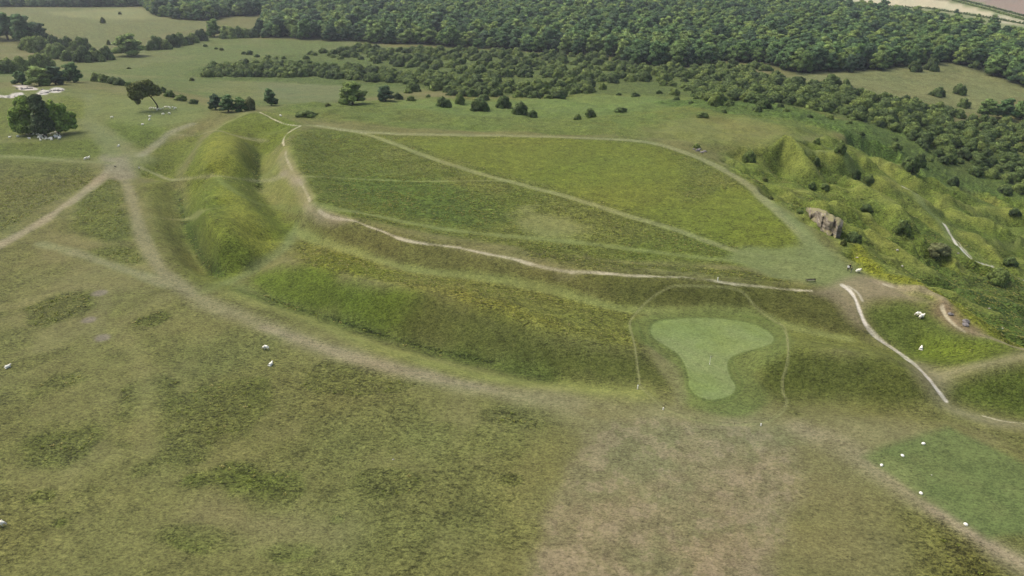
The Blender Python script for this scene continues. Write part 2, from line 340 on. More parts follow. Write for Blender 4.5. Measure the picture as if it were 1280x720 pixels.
RZ = np.zeros(X.shape); RTOP = np.zeros(X.shape); RHOL = np.zeros(X.shape)
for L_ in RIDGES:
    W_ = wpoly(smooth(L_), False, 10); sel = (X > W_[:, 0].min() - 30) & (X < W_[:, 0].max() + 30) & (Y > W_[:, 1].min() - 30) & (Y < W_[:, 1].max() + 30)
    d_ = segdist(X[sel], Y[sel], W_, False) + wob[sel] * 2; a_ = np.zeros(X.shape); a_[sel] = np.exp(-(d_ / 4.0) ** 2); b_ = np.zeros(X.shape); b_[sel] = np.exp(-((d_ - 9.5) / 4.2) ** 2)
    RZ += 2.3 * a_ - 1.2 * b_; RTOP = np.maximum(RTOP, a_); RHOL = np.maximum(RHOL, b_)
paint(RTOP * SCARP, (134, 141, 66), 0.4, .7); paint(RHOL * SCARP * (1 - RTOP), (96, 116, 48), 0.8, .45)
# north slope
NS = mask_poly([(330,140),(400,128),(520,124),(640,122),(860,120),(1060,150),(1000,176),(900,182),(820,172),(560,162),(400,150)], 6, 4)
paint(NS, (112, 130, 58), 0.7, 0.85)
paint(NS * sstep(-0.1, .3, n2 + n3), (122, 128, 60), 0.7, 0.5)
paint(mask_poly([(500,126),(600,128),(760,120),(860,128),(760,142),(640,146),(520,140)], 8, 6), (111, 131, 66), 0.5, 0.7)
paint(mask_poly([(850,150),(930,150),(990,165),(960,178),(880,180),(800,168)], 8, 4), (124, 124, 72), 0.3, 0.6)
BRK = mask_poly([(820,128),(900,126),(980,132),(1050,148),(1110,160),(1170,180),(1190,215),(1280,235),(1280,250),(1180,235),(1110,200),(1060,172),(1000,150),(900,140)], 5, 5)
paint(BRK, (106, 133, 60), 1.0, 0.9)
# far fields
FIELD = mask_poly([(-80,104),(60,100),(170,104),(260,122),(330,132),(430,126),(520,112),(430,100),(250,98),(245,85),(330,72),(420,70),(470,60),(440,52),(300,48),(230,45),(160,66),(110,76),(0,74),(-80,74)], 10, 8)
paint(FIELD, (106, 122, 62), 0.6, 0.9)
paint(FIELD * sstep(-.1, .3, n3), (120, 126, 74), 0.5, 0.7)
paint(mask_poly([(330,100),(430,100),(440,112),(420,128),(340,125)], 10, 8), (110, 119, 80), 0.4, 0.6)
paint(mask_poly([(20,14),(140,9),(265,22),(260,34),(190,45),(130,60),(60,40)], 8, 6), (120, 126, 74), 0.6, 0.95)
paint(mask_poly([(60,16),(180,11),(240,22),(140,24)], 8, 6), (138, 142, 90), 0.3, 0.6)
VAL = mask_poly([(250,98),(245,85),(330,72),(470,60),(640,64),(860,86),(980,96),(1090,120),(1290,200),(1290,240),(1180,225),(1060,150),(860,122),(640,120),(500,110)], 8, 4)
paint(VAL, (104, 124, 58), 0.9, 0.85)
RF = mask_poly([(985,98),(1060,88),(1130,82),(1190,80),(1225,90),(1285,108),(1285,122),(1250,125),(1215,142),(1160,128),(1090,118),(1030,106)], 8, 5)
paint(RF, (134, 139, 86), 0.6, 0.95); paint(RF * sstep(0, .3, n2), (118, 124, 72), 0.7, 0.6)
WOOD_PX = [(330,47),(400,50),(470,54),(520,55),(560,59),(640,62),(700,68),(760,69),(800,84),(870,84),(900,76),(960,80),(1000,94),(1060,90),(1100,87),(1140,82),(1190,79),(1225,89),(1290,112),(1500,150),(1500,75),(1290,62),(1240,48),(1200,36),(1120,22),(1050,11),(980,7),(700,5),(500,5),(400,8),(330,14)]
WOODM = mask_poly(WOOD_PX, 8, 3, sm=False)
paint(WOODM, (48, 60, 34), 1, 1)
FF = mask_poly([(1052,3),(1120,16),(1200,28),(1250,40),(1300,50),(1500,70),(1500,2.5),(1052,2.0)], 6, 0, sm=False)
paint(FF, (137, 146, 98), 0.1, 1)
paint(mask_poly([(1066,1.6),(1105,8),(1160,9),(1190,14),(1240,22),(1246,18),(1215,10),(1160,-4),(1060,-4)], 5, 0, sm=False), (205, 196, 158), 0.05, 1)
paint(mask_poly([(1200,-1),(1225,3),(1270,18),(1300,26),(1500,60),(1500,-6),(1200,-6)], 5, 0, sm=False), (158, 140, 122), 0.05, 1)
paint(mask_poly([(1236,20),(1250,18),(1282,26),(1282,32),(1240,26)], 5, 0, sm=False), (190, 184, 150), 0.05, 1)

# worn turf, tracks
def track(pts, w, soft, col, k=0.85, tuft=0.25, wobble=0.9):
    m = mask_line(pts, w, soft, wobble); paint(m, col, tuft, k); return m
TRK = np.zeros(X.shape)
def addt(m):
    global TRK; TRK = np.maximum(TRK, m)
brown = (138, 135, 98); gt = (128, 134, 90)
addt(track([(-40,335),(0,306),(40,285),(70,265),(100,246),(125,225),(143,205)], 3.9, 1.2, (143, 139, 104), .9))
track([(0,306),(40,284),(100,244),(140,210)], 2.2, 1.2, (160, 150, 118), .6)
addt(track([(150,212),(160,235),(168,262),(176,290),(190,320),(208,345),(240,368)], 3.5, 1.3, brown, .85))
addt(track([(50,305),(90,315),(140,332),(180,345),(215,357)], 3.2, 1.3, gt, .8)); track([(90,315),(140,332),(200,352)], 2, 1.2, brown, .6)
addt(track([(208,348),(260,378),(320,402),(380,425),(440,445),(520,468),(580,482),(650,495),(720,505)], 5.2, 2.4, brown, .82))
track([(330,408),(400,432),(470,455),(540,472),(620,488)], 2.5, 1.6, (150, 140, 112), .6)
m = mask_poly([(100,150),(128,158),(150,172),(180,190),(196,200),(176,208),(165,226),(150,222),(136,206),(130,185),(112,168)], 4, 2); paint(m, (124, 129, 86), 0.2, .8); addt(m)
track([(140,195),(148,208),(152,220)], 9, 3, (143, 138, 110), .8)
addt(track([(110,118),(118,135),(112,152),(130,172),(145,195)], 6.5, 3, (116, 127, 76), .75))
m = mask_poly([(120,122),(200,128),(262,140),(235,152),(200,160),(215,168),(190,160),(130,150),(105,140)], 5, 3); paint(m, (116, 128, 70), 0.3, .7)
addt(track([(176,195),(196,180),(215,165),(240,155)], 3.5, 1.4, (140, 142, 108), .85))
addt(track([(-20,195),(40,196),(90,201),(140,204)], 2.4, 1.2, (132, 136, 88), .7))
addt(track([(175,209),(190,215),(212,224),(228,224),(255,221),(270,220),(300,224),(325,226),(345,223),(355,218)], 1.5, 0.8, (138, 140, 96), .8))
addt(track([(215,168),(245,169),(268,163),(290,168),(310,173),(335,176)], 1.5, .8, (138, 140, 98), .75))
track([(268,163),(285,152),(310,141)], 2.0, 1.0, (138, 142, 90), .6)
track([(270,221),(290,237),(318,252),(345,258),(375,262),(392,256)], 2.0, 1.0, (116, 131, 70), .45)
track([(195,272),(230,274),(260,262),(275,260)], 0.8, .5, (140, 142, 90), .6)
addt(track([(283,354),(303,345),(325,331),(350,314),(362,300),(370,280)], 2.4, 1.2, (122, 134, 80), .6))
track([(255,364),(285,352),(310,362)], 4, 2, (120, 130, 74), .5)
# inner track network (fort)
addt(track([(385,156),(420,160),(460,168),(500,182),(540,198),(600,217),(660,233),(720,249),(780,268),(840,285),(890,303),(940,318),(1000,325)], 3.0, 1.0, (136, 142, 88), .9, wobble=.2))
addt(track([(400,157),(440,163),(500,167),(560,168),(640,169),(720,172),(790,176),(830,182),(870,195),(905,212),(940,235),(965,258),(1000,290),(1025,315)], 4.0, 1.2, (138, 142, 96), .9, wobble=.3))
addt(track([(350,219),(420,222),(480,225),(560,226),(640,226)], 1.3, .8, (132, 140, 84), .65))
addt(track([(400,258),(460,268),(520,280),(560,287),(640,296),(720,303),(800,313),(880,322),(960,328)], 2.6, 1.3, (124, 135, 78), .65))
m = mask_poly([(935,308),(965,310),(1000,305),(990,280),(965,255),(990,268),(1030,305),(1052,325),(1075,345),(1050,362),(1000,352),(960,345),(930,330),(910,322)], 2.5, 1.2); paint(m, (120, 132, 80), 0.2, .85); addt(m)
m = mask_poly([(1030,358),(1075,345),(1130,366),(1175,388),(1150,378),(1100,374),(1080,385),(1082,410),(1062,400),(1040,375),(1015,366)], 2.2, 1); paint(m, (138, 130, 100), 0.1, .85); addt(m)
m = mask_poly([(1140,455),(1175,462),(1215,455),(1280,440),(1330,432),(1330,440),(1225,462),(1195,475),(1186,500),(1230,520),(1330,535),(1330,545),(1230,528),(1175,508)], 2.5, 1); paint(m, (136, 132, 98), 0.1, .85); addt(m)
track([(1095,352),(1130,364),(1170,378),(1186,396),(1205,412),(1245,425),(1285,438)], 2.2, 1.0, (150, 140, 110), .8)
track([(1180,392),(1200,405),(1215,412)], 6, 2, (128, 112, 86), .8)
track([(700,342),(715,340),(640,322),(560,307),(600,315)], 2, 1.2, (136, 134, 90), .5)
track([(1250,280),(1220,286),(1290,315)], 1, 1, (130, 138, 80), .01)
track([(1245,302),(1290,310),(1340,322)], 2.5, 1.5, (134, 140, 80), .6)
track([(1000,190),(1030,187),(1052,192),(1062,205),(1085,222)], 2.5, 1.2, (126, 140, 80), .7)
track([(1040,260),(1070,263),(1100,278),(1130,300),(1146,312)], 1.6, .8, (134, 144, 66), .7)
addt(track([(1146,245),(1160,262),(1178,280),(1190,300)], 4.5, 2.0, (128, 142, 84), .7))
track([(1190,248),(1180,232),(1165,225),(1172,250)], 1, 1, (120, 130, 80), .01)
track([(0,385),(100,360),(128,372),(120,425)], 3, 2, (128, 126, 84), .35)
track([(210,372),(150,405),(180,460),(183,530),(190,560)], 4, 2.5, (126, 124, 78), .5)
track([(260,640),(330,655),(420,668)], 8, 5, (128, 124, 86), .5)
# dry fairway
DRY = mask_poly([(720,508),(860,520),(960,520),(1040,545),(1060,600),(990,640),(980,720),(970,900),(600,900),(680,720),(690,640),(720,560)], 6, 3); 
paint(DRY, (128, 124, 86), 0.15, .6)
TONGUE = mask_poly([(752,532),(850,524),(940,530),(985,552),(1000,600),(985,660),(965,720),(950,860),(640,860),(672,720),(690,640),(715,580)], 2.2, 2.2)
paint(TONGUE, (134, 127, 94), 0.2, .8); paint(TONGUE * sstep(-.1, .35, n2), (138, 129, 99), .2, .6)
paint(DRY * sstep(.05, .3, -n2), (118, 122, 82), 0.2, .6)
paint(mask_poly([(620,480),(860,505),(1000,525),(1180,535),(1240,560),(1100,560),(960,540),(720,520),(640,500)], 5, 3), (134, 130, 92), 0.15, .65)
addt(track([(1000,535),(1060,565),(1120,605),(1180,645),(1230,680),(1290,712),(1340,740)], 5.5, 2.5, (148, 140, 108), .75))
track([(1170,640),(1220,672),(1290,710)], 2.6, 1.4, (162, 148, 120), .7)
paint(mask_poly([(1110,650),(1170,655),(1230,700),(1260,760),(1150,760),(1130,700)], 3, 3), (112, 112, 44), 0.9, .7)
paint(mask_poly([(1020,560),(1100,620),(1160,690),(1100,800),(1000,800),(990,640)], 6, 4), (122, 118, 76), 0.25, .7)
grit = fbm(X, Y, 2.6, 4, 61, .7)
paint(TONGUE * sstep(0.02, .3, grit), (150, 139, 110), 0.2, .45); paint(TONGUE * sstep(0.04, .3, -grit), (118, 116, 80), 0.3, .5)
# mown areas
TEE = mask_poly([(1082,572),(1105,560),(1185,532),(1330,600),(1400,660),(1290,668),(1235,675),(1205,655),(1150,620)], 1.3, 0.7, sm=False)
paint(TEE, (104, 119, 68), 0.22, .92); paint(TEE * sstep(-.1, .4, n2), (118, 126, 76), .25, .6)
APR = mask_poly([(790,400),(850,390),(950,394),(990,425),(968,450),(945,470),(960,498),(930,520),(880,515),(850,500),(845,470),(820,440),(795,425)], 1.5, .6)
paint(APR, (106, 119, 62), 0.25, .8)
paint(mask_poly([(810,432),(845,455),(862,500),(842,512),(835,480),(818,455)], 1.2, 1), (130, 128, 90), 0.2, .5)
paint(mask_line([(800,410),(806,425),(830,445),(858,460),(866,480),(876,495),(892,505),(915,498),(928,480),(920,462),(915,448),(935,438),(965,436),(982,420),(972,404),(930,396)], 0.5, .3, 0), (92, 108, 54), .2, .6)
GREEN_PX = [(813,412),(818,404),(835,400),(870,398),(905,399),(935,404),(955,412),(966,421),(964,429),(945,436),(925,441),(912,448),(909,458),(913,472),(919,483),(914,493),(895,499),(875,496),(863,484),(861,470),(856,455),(848,443),(832,432),(818,423)]
paint(mask_line(GREEN_PX + [GREEN_PX[0]], 1.6, .4, 0), (100, 114, 60), .2, .75)
GRN = mask_poly(GREEN_PX, 0.22, 0)
paint(GRN, (126, 141, 84), 0.06, 1)
paint(GRN * sstep(-.2, .4, n2), (122, 138, 72), 0.1, .6); paint(GRN * sstep(.0, .4, -n2), (132, 142, 94), 0.1, .5); paint(GRN * (np.sin((X * .8 + Y * .6) * 2.4) > 0), (124, 141, 84), 0.02, .3)
FENCE = [(800,483),(797,460),(793,430),(787,405),(797,390),(812,375),(832,362),(850,358),(920,362),(945,385),(968,402),(981,410),(985,435),(984,455),(978,475),(979,492),(984,500),(978,515),(960,527),(935,531),(900,531),(870,525),(848,518),(830,510),(812,494)]
paint(mask_line(FENCE + [FENCE[0]], 0.45, .3, 0), (150, 152, 100), .1, .65)
# chalky bare paths
CHK = np.zeros(X.shape)
wobx = fbm(X, Y, 5, 3, 71)
def chalk(pts, w, wobble=0.25, k=.95, col=(206, 200, 178)):
    global CHK
    m = mask_line(pts, w, 0.24, .45); m = m * np.clip(.95 + wobx * 1.2, .55, 1); paint(m, col, 0, k); CHK = np.maximum(CHK, m)
for L, w in [([(1053,356),(1062,363),(1070,375),(1076,392),(1084,408),(1096,422),(1112,433),(1128,444),(1146,458),(1160,472),(1170,485),(1182,501)], 1.25),
             ([(398,263),(410,270),(428,274),(445,277),(462,284),(480,290),(497,297),(512,301),(530,304),(553,307),(575,309)], 0.75),
             ([(355,182),(354,176),(358,168),(366,162),(376,157)], 0.7), ([(372,223),(378,232),(384,243),(387,251)], 0.7), ([(357,190),(358,198),(364,210),(370,219)], 0.45),
             ([(325,141),(335,145),(346,151),(360,156),(376,157)], 0.75), ([(395,156),(412,159),(430,162),(460,166)], 0.4),
             ([(715,340),(745,341),(780,344),(820,346),(850,347)], 0.75), ([(855,347),(885,350),(915,355),(950,358),(980,361),(1015,363)], 0.6),
             ([(1128,234),(1140,240),(1148,245)], 1.2), ([(1180,280),(1188,292),(1196,306),(1206,318),(1218,327),(1240,334)], 1.5), ([(1196,300),(1204,312),(1216,326)], .8), ([(1254,342),(1290,352),(1340,368)], 1.6),
             ([(1176,388),(1184,398),(1195,408),(1206,415)], 1.0), ([(1230,520),(1255,526),(1290,530)], 0.6), ([(1106,356),(1114,359)], 1.0), ([(1054,192),(1062,198)], 1.3),
             ([(573,309),(600,315),(640,323),(680,334),(716,340)], .42), ([(846,347),(858,347)], .6), ([(1086,406),(1100,422),(1120,437)], .5)]:
    chalk(L, w, col=(222, 216, 196) if w > 1 else (190, 184, 152))
paint(mask_line([(1060,357),(1072,366),(1078,376)], .5, .3), (200, 195, 170), 0, .7)
paint(mask_poly([(385,252),(400,262),(430,272),(448,276),(430,280),(400,276),(380,262)], 1.5, 1.2), (150, 140, 112), .1, .7)
paint(mask_line([(352,192),(358,205),(370,222),(385,250)], 4, 1.6, 1), (142, 136, 98), .1, .6)
paint(mask_poly([(350,216),(366,216),(380,228),(372,232),(358,226)], 1.5, 1), (150, 142, 116), .1, .6)
# quarried stone on the far left edge
QRY = np.zeros(X.shape)
for L in [[(19,107),(30,106),(44,109),(44,112),(32,113),(22,111)],[(-10,119),(8,119),(22,116),(30,117),(26,121),(8,122),(-10,122)],[(62,112),(70,109),(79,111),(78,114),(68,116)],[(47,115),(54,112),(62,114),(58,118),(50,118)]]:
    m = mask_poly(L, 0.8, 2.6); paint(m, (205, 200, 186), 0.3, 1); QRY = np.maximum(QRY, m)
paint(mask_line([(79,114),(110,117),(160,119)], 1.4, 1, .4), (66, 84, 46), .8, .5)
# worn sheep lairs
for (px, py) in [(128,366),(113,400),(127,423)]:
    c = cast(px, py, ZZ); q = np.hypot(X - c[0], Y - c[1]) / 2.0 + wob; paint(1 - sstep(.5, 1.2, q), (136, 128, 112), .1, .8)
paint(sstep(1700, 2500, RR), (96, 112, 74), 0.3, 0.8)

# fine tonal life of the sward
fine = fbm(X, Y, 3.2, 4, 21, 0.65); mid = fbm(X, Y, 14, 3, 23)
grit2 = fbm(X, Y, 1.3, 3, 63, .7); nearc = 1 - sstep(220, 420, RR)
C *= (1 + (fine * 0.22 * (0.30 + T) + mid * 0.08 + grit2 * .22 * (.4 + T) * nearc * (1 - GRN * .9)))[..., None]
C[..., 0] *= 1 + fbm(X, Y, 22, 3, 31) * 0.08
# relief
T = np.clip(T, 0, 1); sp = sstep(60, 90, RR) * (1 - sstep(350, 700, RR))
ZZ = ZZ + fbm(X, Y, 24, 3, 41) * 0.35 * (1 - GRN) * (1 - sstep(0, 1, FF)) + fbm(X, Y, 6, 3, 43) * 0.10 * (1 - GRN) * (1 - TEE)
tf = fbm(X, Y, 1.5, 4, 45, .6)
ZZ = ZZ + np.maximum(tf + 0.1, 0) * 0.45 * T * T * (1 - sstep(260, 520, RR)) * (1 - GRN)
PATHK = mask_line([(1128,232),(1150,248),(1170,268),(1184,286),(1196,306),(1210,322),(1240,336),(1290,354)], 16, 7); lump = fbm(X, Y, 26, 4, 47, 0.5); rdg = 1 - np.abs(fbm((X * 0.80 + Y * 0.60) * 1.0 + wob * 5, (Y * 0.80 - X * 0.60) * 0.35, 17, 3, 49, .42)) * 2.4
ZZ = ZZ + SCARP * (lump * 2.6 + rdg * 4.2 - 2.0 + fbm(X, Y, 11, 3, 57) * 1.9) * sstep(0, 1, SCARP) * (1 - PATHK * .85) * (1 - mask_line([(1050,190),(1066,202)], 10, 4))
ZZ = ZZ + NS * (fbm(X, Y, 20, 4, 51) * 2.4) + BRK * np.abs(fbm(X, Y, 4, 3, 53)) * 1.6 + VAL * np.abs(fbm(X, Y, 9, 3, 55)) * 1.2
ZZ = ZZ + np.minimum(RZ, 2.0) * SCARP * (1 - PATHK * .7); ZZ -= CHK * 0.12; ZZ -= TRK * 0.06

# ------------------------------------------------------------------ ground meshes
def ground_material():
    m = bpy.data.materials.new('turf'); m.use_nodes = True; n = m.node_tree; N, L = n.nodes, n.links
    b = N['Principled BSDF']; b.inputs['Roughness'].default_value = 0.95; b.inputs['Specular IOR Level'].default_value = 0.15
    at = N.new('ShaderNodeAttribute'); at.attribute_name = 'ground_colour'
    ra = N.new('ShaderNodeAttribute'); ra.attribute_name = 'sward'
    tc = N.new('ShaderNodeTexCoord')
    def noise(scale, detail, rough, stretch=(1, 1, 1)):
        mp = N.new('ShaderNodeMapping'); mp.inputs['Scale'].default_value = stretch; mp.inputs['Rotation'].default_value = (0, 0, 0.35)
        t = N.new('ShaderNodeTexNoise'); t.inputs['Scale'].default_value = scale; t.inputs['Detail'].default_value = detail; t.inputs['Roughness'].default_value = rough
        L.new(tc.outputs['Object'], mp.inputs[0]); L.new(mp.outputs[0], t.inputs['Vector']); return t.outputs['Fac']
    def math_(op, a, b_, c=None):
        q = N.new('ShaderNodeMath'); q.operation = op
        for i, v in enumerate((a, b_, c)):
            if v is None: continue
            if isinstance(v, (int, float)): q.inputs[i].default_value = v
            else: L.new(v, q.inputs[i])
        return q.outputs[0]
    na = noise(1.5, 6, 0.7, (0.7, 1.2, 1)); nb = noise(3.2, 5, 0.75, (0.8, 1.1, 1)); nc = noise(0.28, 5, 0.6)
    # tone = 1 + (noise-0.5)*amount
    amt = math_('MULTIPLY_ADD', ra.outputs['Fac'], 2.0, 0.7)
    s = math_('ADD', math_('MULTIPLY', math_('SUBTRACT', na, 0.5), 1.6), math_('MULTIPLY', math_('SUBTRACT', nb, 0.5), 2.0))
    s = math_('ADD', s, math_('MULTIPLY', math_('SUBTRACT', nc, 0.5), 0.6))
    nd = noise(1.05, 3, 0.62, (0.8, 1.25, 1)); ne = noise(2.6, 3, 0.7)
    def ss(v, a, b_):
        r = N.new('ShaderNodeMapRange'); r.interpolation_type = 'SMOOTHSTEP'; r.inputs[1].default_value = a; r.inputs[2].default_value = b_; L.new(v, r.inputs[0]); return r.outputs[0]
    fleck = math_('MULTIPLY', math_('ADD', ss(nd, .52, .66), math_('MULTIPLY', ss(ne, .52, .66), .7)), math_('MULTIPLY_ADD', ra.outputs['Fac'], 0.40, 0.09))
    tone = math_('MAXIMUM', math_('SUBTRACT', math_('MULTIPLY_ADD', s, amt, 1.05), fleck), 0.3)
    vm = N.new('ShaderNodeVectorMath'); vm.operation = 'SCALE'; L.new(at.outputs['Color'], vm.inputs[0]); L.new(tone, vm.inputs['Scale'])
    # straw blades among the green
    ns = noise(1.7, 4, 0.7); k = math_('MULTIPLY', math_('MAXIMUM', math_('SUBTRACT', ns, 0.56), 0.0), math_('MULTIPLY_ADD', ra.outputs['Fac'], 1.3, 0.4))
    mx = N.new('ShaderNodeMix'); mx.data_type = 'RGBA'; mx.inputs[7].default_value = (*lin((152, 148, 88)), 1)
    L.new(math_('MINIMUM', k, 0.6), mx.inputs[0]); L.new(vm.outputs[0], mx.inputs[6]); L.new(mx.outputs[2], b.inputs['Base Color'])
    bp = N.new('ShaderNodeBump'); bp.inputs['Distance'].default_value = 0.5
    L.new(math_('MULTIPLY_ADD', ra.outputs['Fac'], 0.85, 0.1), bp.inputs['Strength'])
    L.new(math_('SUBTRACT', math_('ADD', math_('MULTIPLY', na, 1.2), math_('MULTIPLY', nb, 0.5)), math_('MULTIPLY', fleck, 1.6)), bp.inputs['Height']); L.new(bp.outputs[0], b.inputs['Normal'])
    return m
TURF = ground_material()
V = np.stack([X, Y, ZZ], -1).reshape(-1, 3)
idx = np.arange(NR * NA).reshape(NR, NA)
nxt = np.roll(idx, -1, axis=1)
quads = np.stack([idx[:-1], idx[1:], nxt[1:], nxt[:-1]], -1).reshape(-1, 4)       # (ring, spoke) order
def vnormals():
    f = V[quads]; n = np.cross(f[:, 2] - f[:, 0], f[:, 3] - f[:, 1]); n *= np.sign(n[:, 2:3]) 
    o = np.zeros_like(V)
    for k in range(4): 
        for a in range(3): o[:, a] += np.bincount(quads[:, k], n[:, a], len(V))
    return o / np.linalg.norm(o, axis=1, keepdims=True)
VN = vnormals()
test = np.cross(V[quads[0, 2]] - V[quads[0, 0]], V[quads[0, 3]] - V[quads[0, 1]])
if test[2] < 0: quads = quads[:, ::-1]
def facemask(m):
    v = m.reshape(-1); return v[quads].mean(1) > 0.5
lab = np.zeros(len(quads), int)
names = {0: 'ground'}
def region(k, name, m): 
    lab[facemask(m)] = k; names[k] = name
region(1, 'meadow', FIELD); region(2, 'bracken', BRK); region(3, 'hay_meadow', RF); region(4, 'farmland', FF)
region(5, 'fairway', DRY); region(6, 'grass_track', TRK); region(7, 'golf_green_apron', APR * (1 - GRN)); region(8, 'tee_box', TEE)
region(9, 'chalk_path', CHK); region(10, 'quarry_floor', QRY); region(11, 'golf_green', GRN)
Cf = C.reshape(-1, 3); Tf = T.reshape(-1)
for k, name in names.items():
    q = quads[lab == k]
    if len(q) == 0: continue
    u, inv = np.unique(q, return_inverse=True); inv = inv.reshape(-1)
    me = bpy.data.meshes.new(name); me.vertices.add(len(u)); me.loops.add(len(inv)); me.polygons.add(len(q))
    me.vertices.foreach_set('co', V[u].astype(np.float32).ravel()); me.loops.foreach_set('vertex_index', inv.astype(np.int32))
    me.polygons.foreach_set('loop_start', np.arange(0, len(inv), 4, dtype=np.int32))
    me.update(calc_edges=True); me.validate()
    me.polygons.foreach_set('use_smooth', np.ones(len(q), bool))
    a = me.attributes.new('ground_colour', 'FLOAT_COLOR', 'POINT')
    a.data.foreach_set('color', np.concatenate([np.clip(Cf[u], 0, 1), np.ones((len(u), 1))], 1).astype(np.float32).ravel())
    a = me.attributes.new('sward', 'FLOAT', 'POINT'); a.data.foreach_set('value', Tf[u].astype(np.float32))
    me.normals_split_custom_set_from_vertices(VN[u].astype(np.float32).tolist())
    me.materials.append(TURF)
    tag(link(name, me), kind='structure')
print('ground done')
def ground(px, py): return cast(px, py, ZZ)
def ppm(p): return F / max(1.0, (Vector((0, CP, -SP)).dot(Vector(p) - Vector((0, 0, CAMZ)))))   # pixels per metre there

# ------------------------------------------------------------------ materials for the things
def mat(name, col, rough=0.8, var=0.0, scale=6.0, bump=0.0, spec=0.2, col2=None):
    m = bpy.data.materials.new(name); m.use_nodes = True; N, L = m.node_tree.nodes, m.node_tree.links
    b = N['Principled BSDF']; b.inputs['Roughness'].default_value = rough; b.inputs['Specular IOR Level'].default_value = spec
    tc = N.new('ShaderNodeTexCoord'); t = N.new('ShaderNodeTexNoise'); t.inputs['Scale'].default_value = scale; t.inputs['Detail'].default_value = 5
    L.new(tc.outputs['Object'], t.inputs['Vector']); mx = N.new('ShaderNodeMix'); mx.data_type = 'RGBA'
    c = lin(col); c2 = lin(col2) if col2 is not None else c * (1 - var)
    mx.inputs[6].default_value = (*c, 1); mx.inputs[7].default_value = (*c2, 1)
    r = N.new('ShaderNodeMapRange'); r.inputs[1].default_value = .35; r.inputs[2].default_value = .65
    L.new(t.outputs['Fac'], r.inputs[0]); L.new(r.outputs[0], mx.inputs[0]); L.new(mx.outputs[2], b.inputs['Base Color'])
    if bump:
        bp = N.new('ShaderNodeBump'); bp.inputs['Distance'].default_value = bump; L.new(t.outputs['Fac'], bp.inputs['Height']); L.new(bp.outputs[0], b.inputs['Normal'])
    return m
def leaf_mat(name, c0, c1, c2, patch=0.35):
    m = bpy.data.materials.new(name); m.use_nodes = True; N, L = m.node_tree.nodes, m.node_tree.links
    b = N['Principled BSDF']; b.inputs['Roughness'].default_value = 0.75; b.inputs['Specular IOR Level'].default_value = 0.2
    oi = N.new('ShaderNodeObjectInfo'); cr = N.new('ShaderNodeValToRGB'); e = cr.color_ramp.elements
    e[0].position = 0.0; e[0].color = (*lin(c0), 1); e[1].position = 1.0; e[1].color = (*lin(c2), 1)
    x = cr.color_ramp.elements.new(0.5); x.color = (*lin(c1), 1)
    L.new(oi.outputs['Random'], cr.inputs[0])
    tc = N.new('ShaderNodeTexCoord'); t = N.new('ShaderNodeTexNoise'); t.inputs['Scale'].default_value = patch; t.inputs['Detail'].default_value = 4; t.inputs['Roughness'].default_value = .7
    L.new(tc.outputs['Object'], t.inputs['Vector'])
    r = N.new('ShaderNodeMapRange'); r.inputs[1].default_value = .3; r.inputs[2].default_value = .7; r.inputs[3].default_value = 0.55; r.inputs[4].default_value = 1.5
    L.new(t.outputs['Fac'], r.inputs[0]); v = N.new('ShaderNodeVectorMath'); v.operation = 'SCALE'
    L.new(cr.outputs[0], v.inputs[0]); L.new(r.outputs[0], v.inputs['Scale']); ge = N.new('ShaderNodeNewGeometry'); ri = N.new('ShaderNodeMapRange'); ri.inputs[3].default_value = .55; ri.inputs[4].default_value = 1.5; L.new(ge.outputs['Random Per Island'], ri.inputs[0])
    v2 = N.new('ShaderNodeVectorMath'); v2.operation = 'SCALE'; L.new(v.outputs[0], v2.inputs[0]); L.new(ri.outputs[0], v2.inputs['Scale']); v = v2; L.new(v.outputs[0], b.inputs['Base Color'])
    tr = N.new('ShaderNodeBsdfTranslucent'); L.new(v.outputs[0], tr.inputs[0]); ms = N.new('ShaderNodeMixShader'); ms.inputs[0].default_value = .34
    L.new(b.outputs[0], ms.inputs[1]); L.new(tr.outputs[0], ms.inputs[2]); L.new(ms.outputs[0], N['Material Output'].inputs[0])
    return m
LEAF = leaf_mat('woodland_leaves', (86, 112, 80), (112, 146, 84), (154, 176, 94))
BUSHL = leaf_mat('hawthorn_leaves', (104, 124, 76), (122, 144, 80), (150, 168, 90), 0.9)
BIGL = leaf_mat('ash_leaves', *[(156, 182, 84)] * 3, 0.3)
DARKL = leaf_mat('dark_leaves', (110, 128, 84), (110, 128, 84), (110, 128, 84), 0.4)
OLIVEL = leaf_mat('olive_leaves', (130, 140, 76), (130, 140, 76), (130, 140, 76), 0.4)
BROWNL = leaf_mat('twiggy_leaves', (150, 156, 104), (150, 156, 104), (150, 156, 104), 0.8)
BARK = mat('bark', (78, 68, 54), .9, .4, 4, .05)

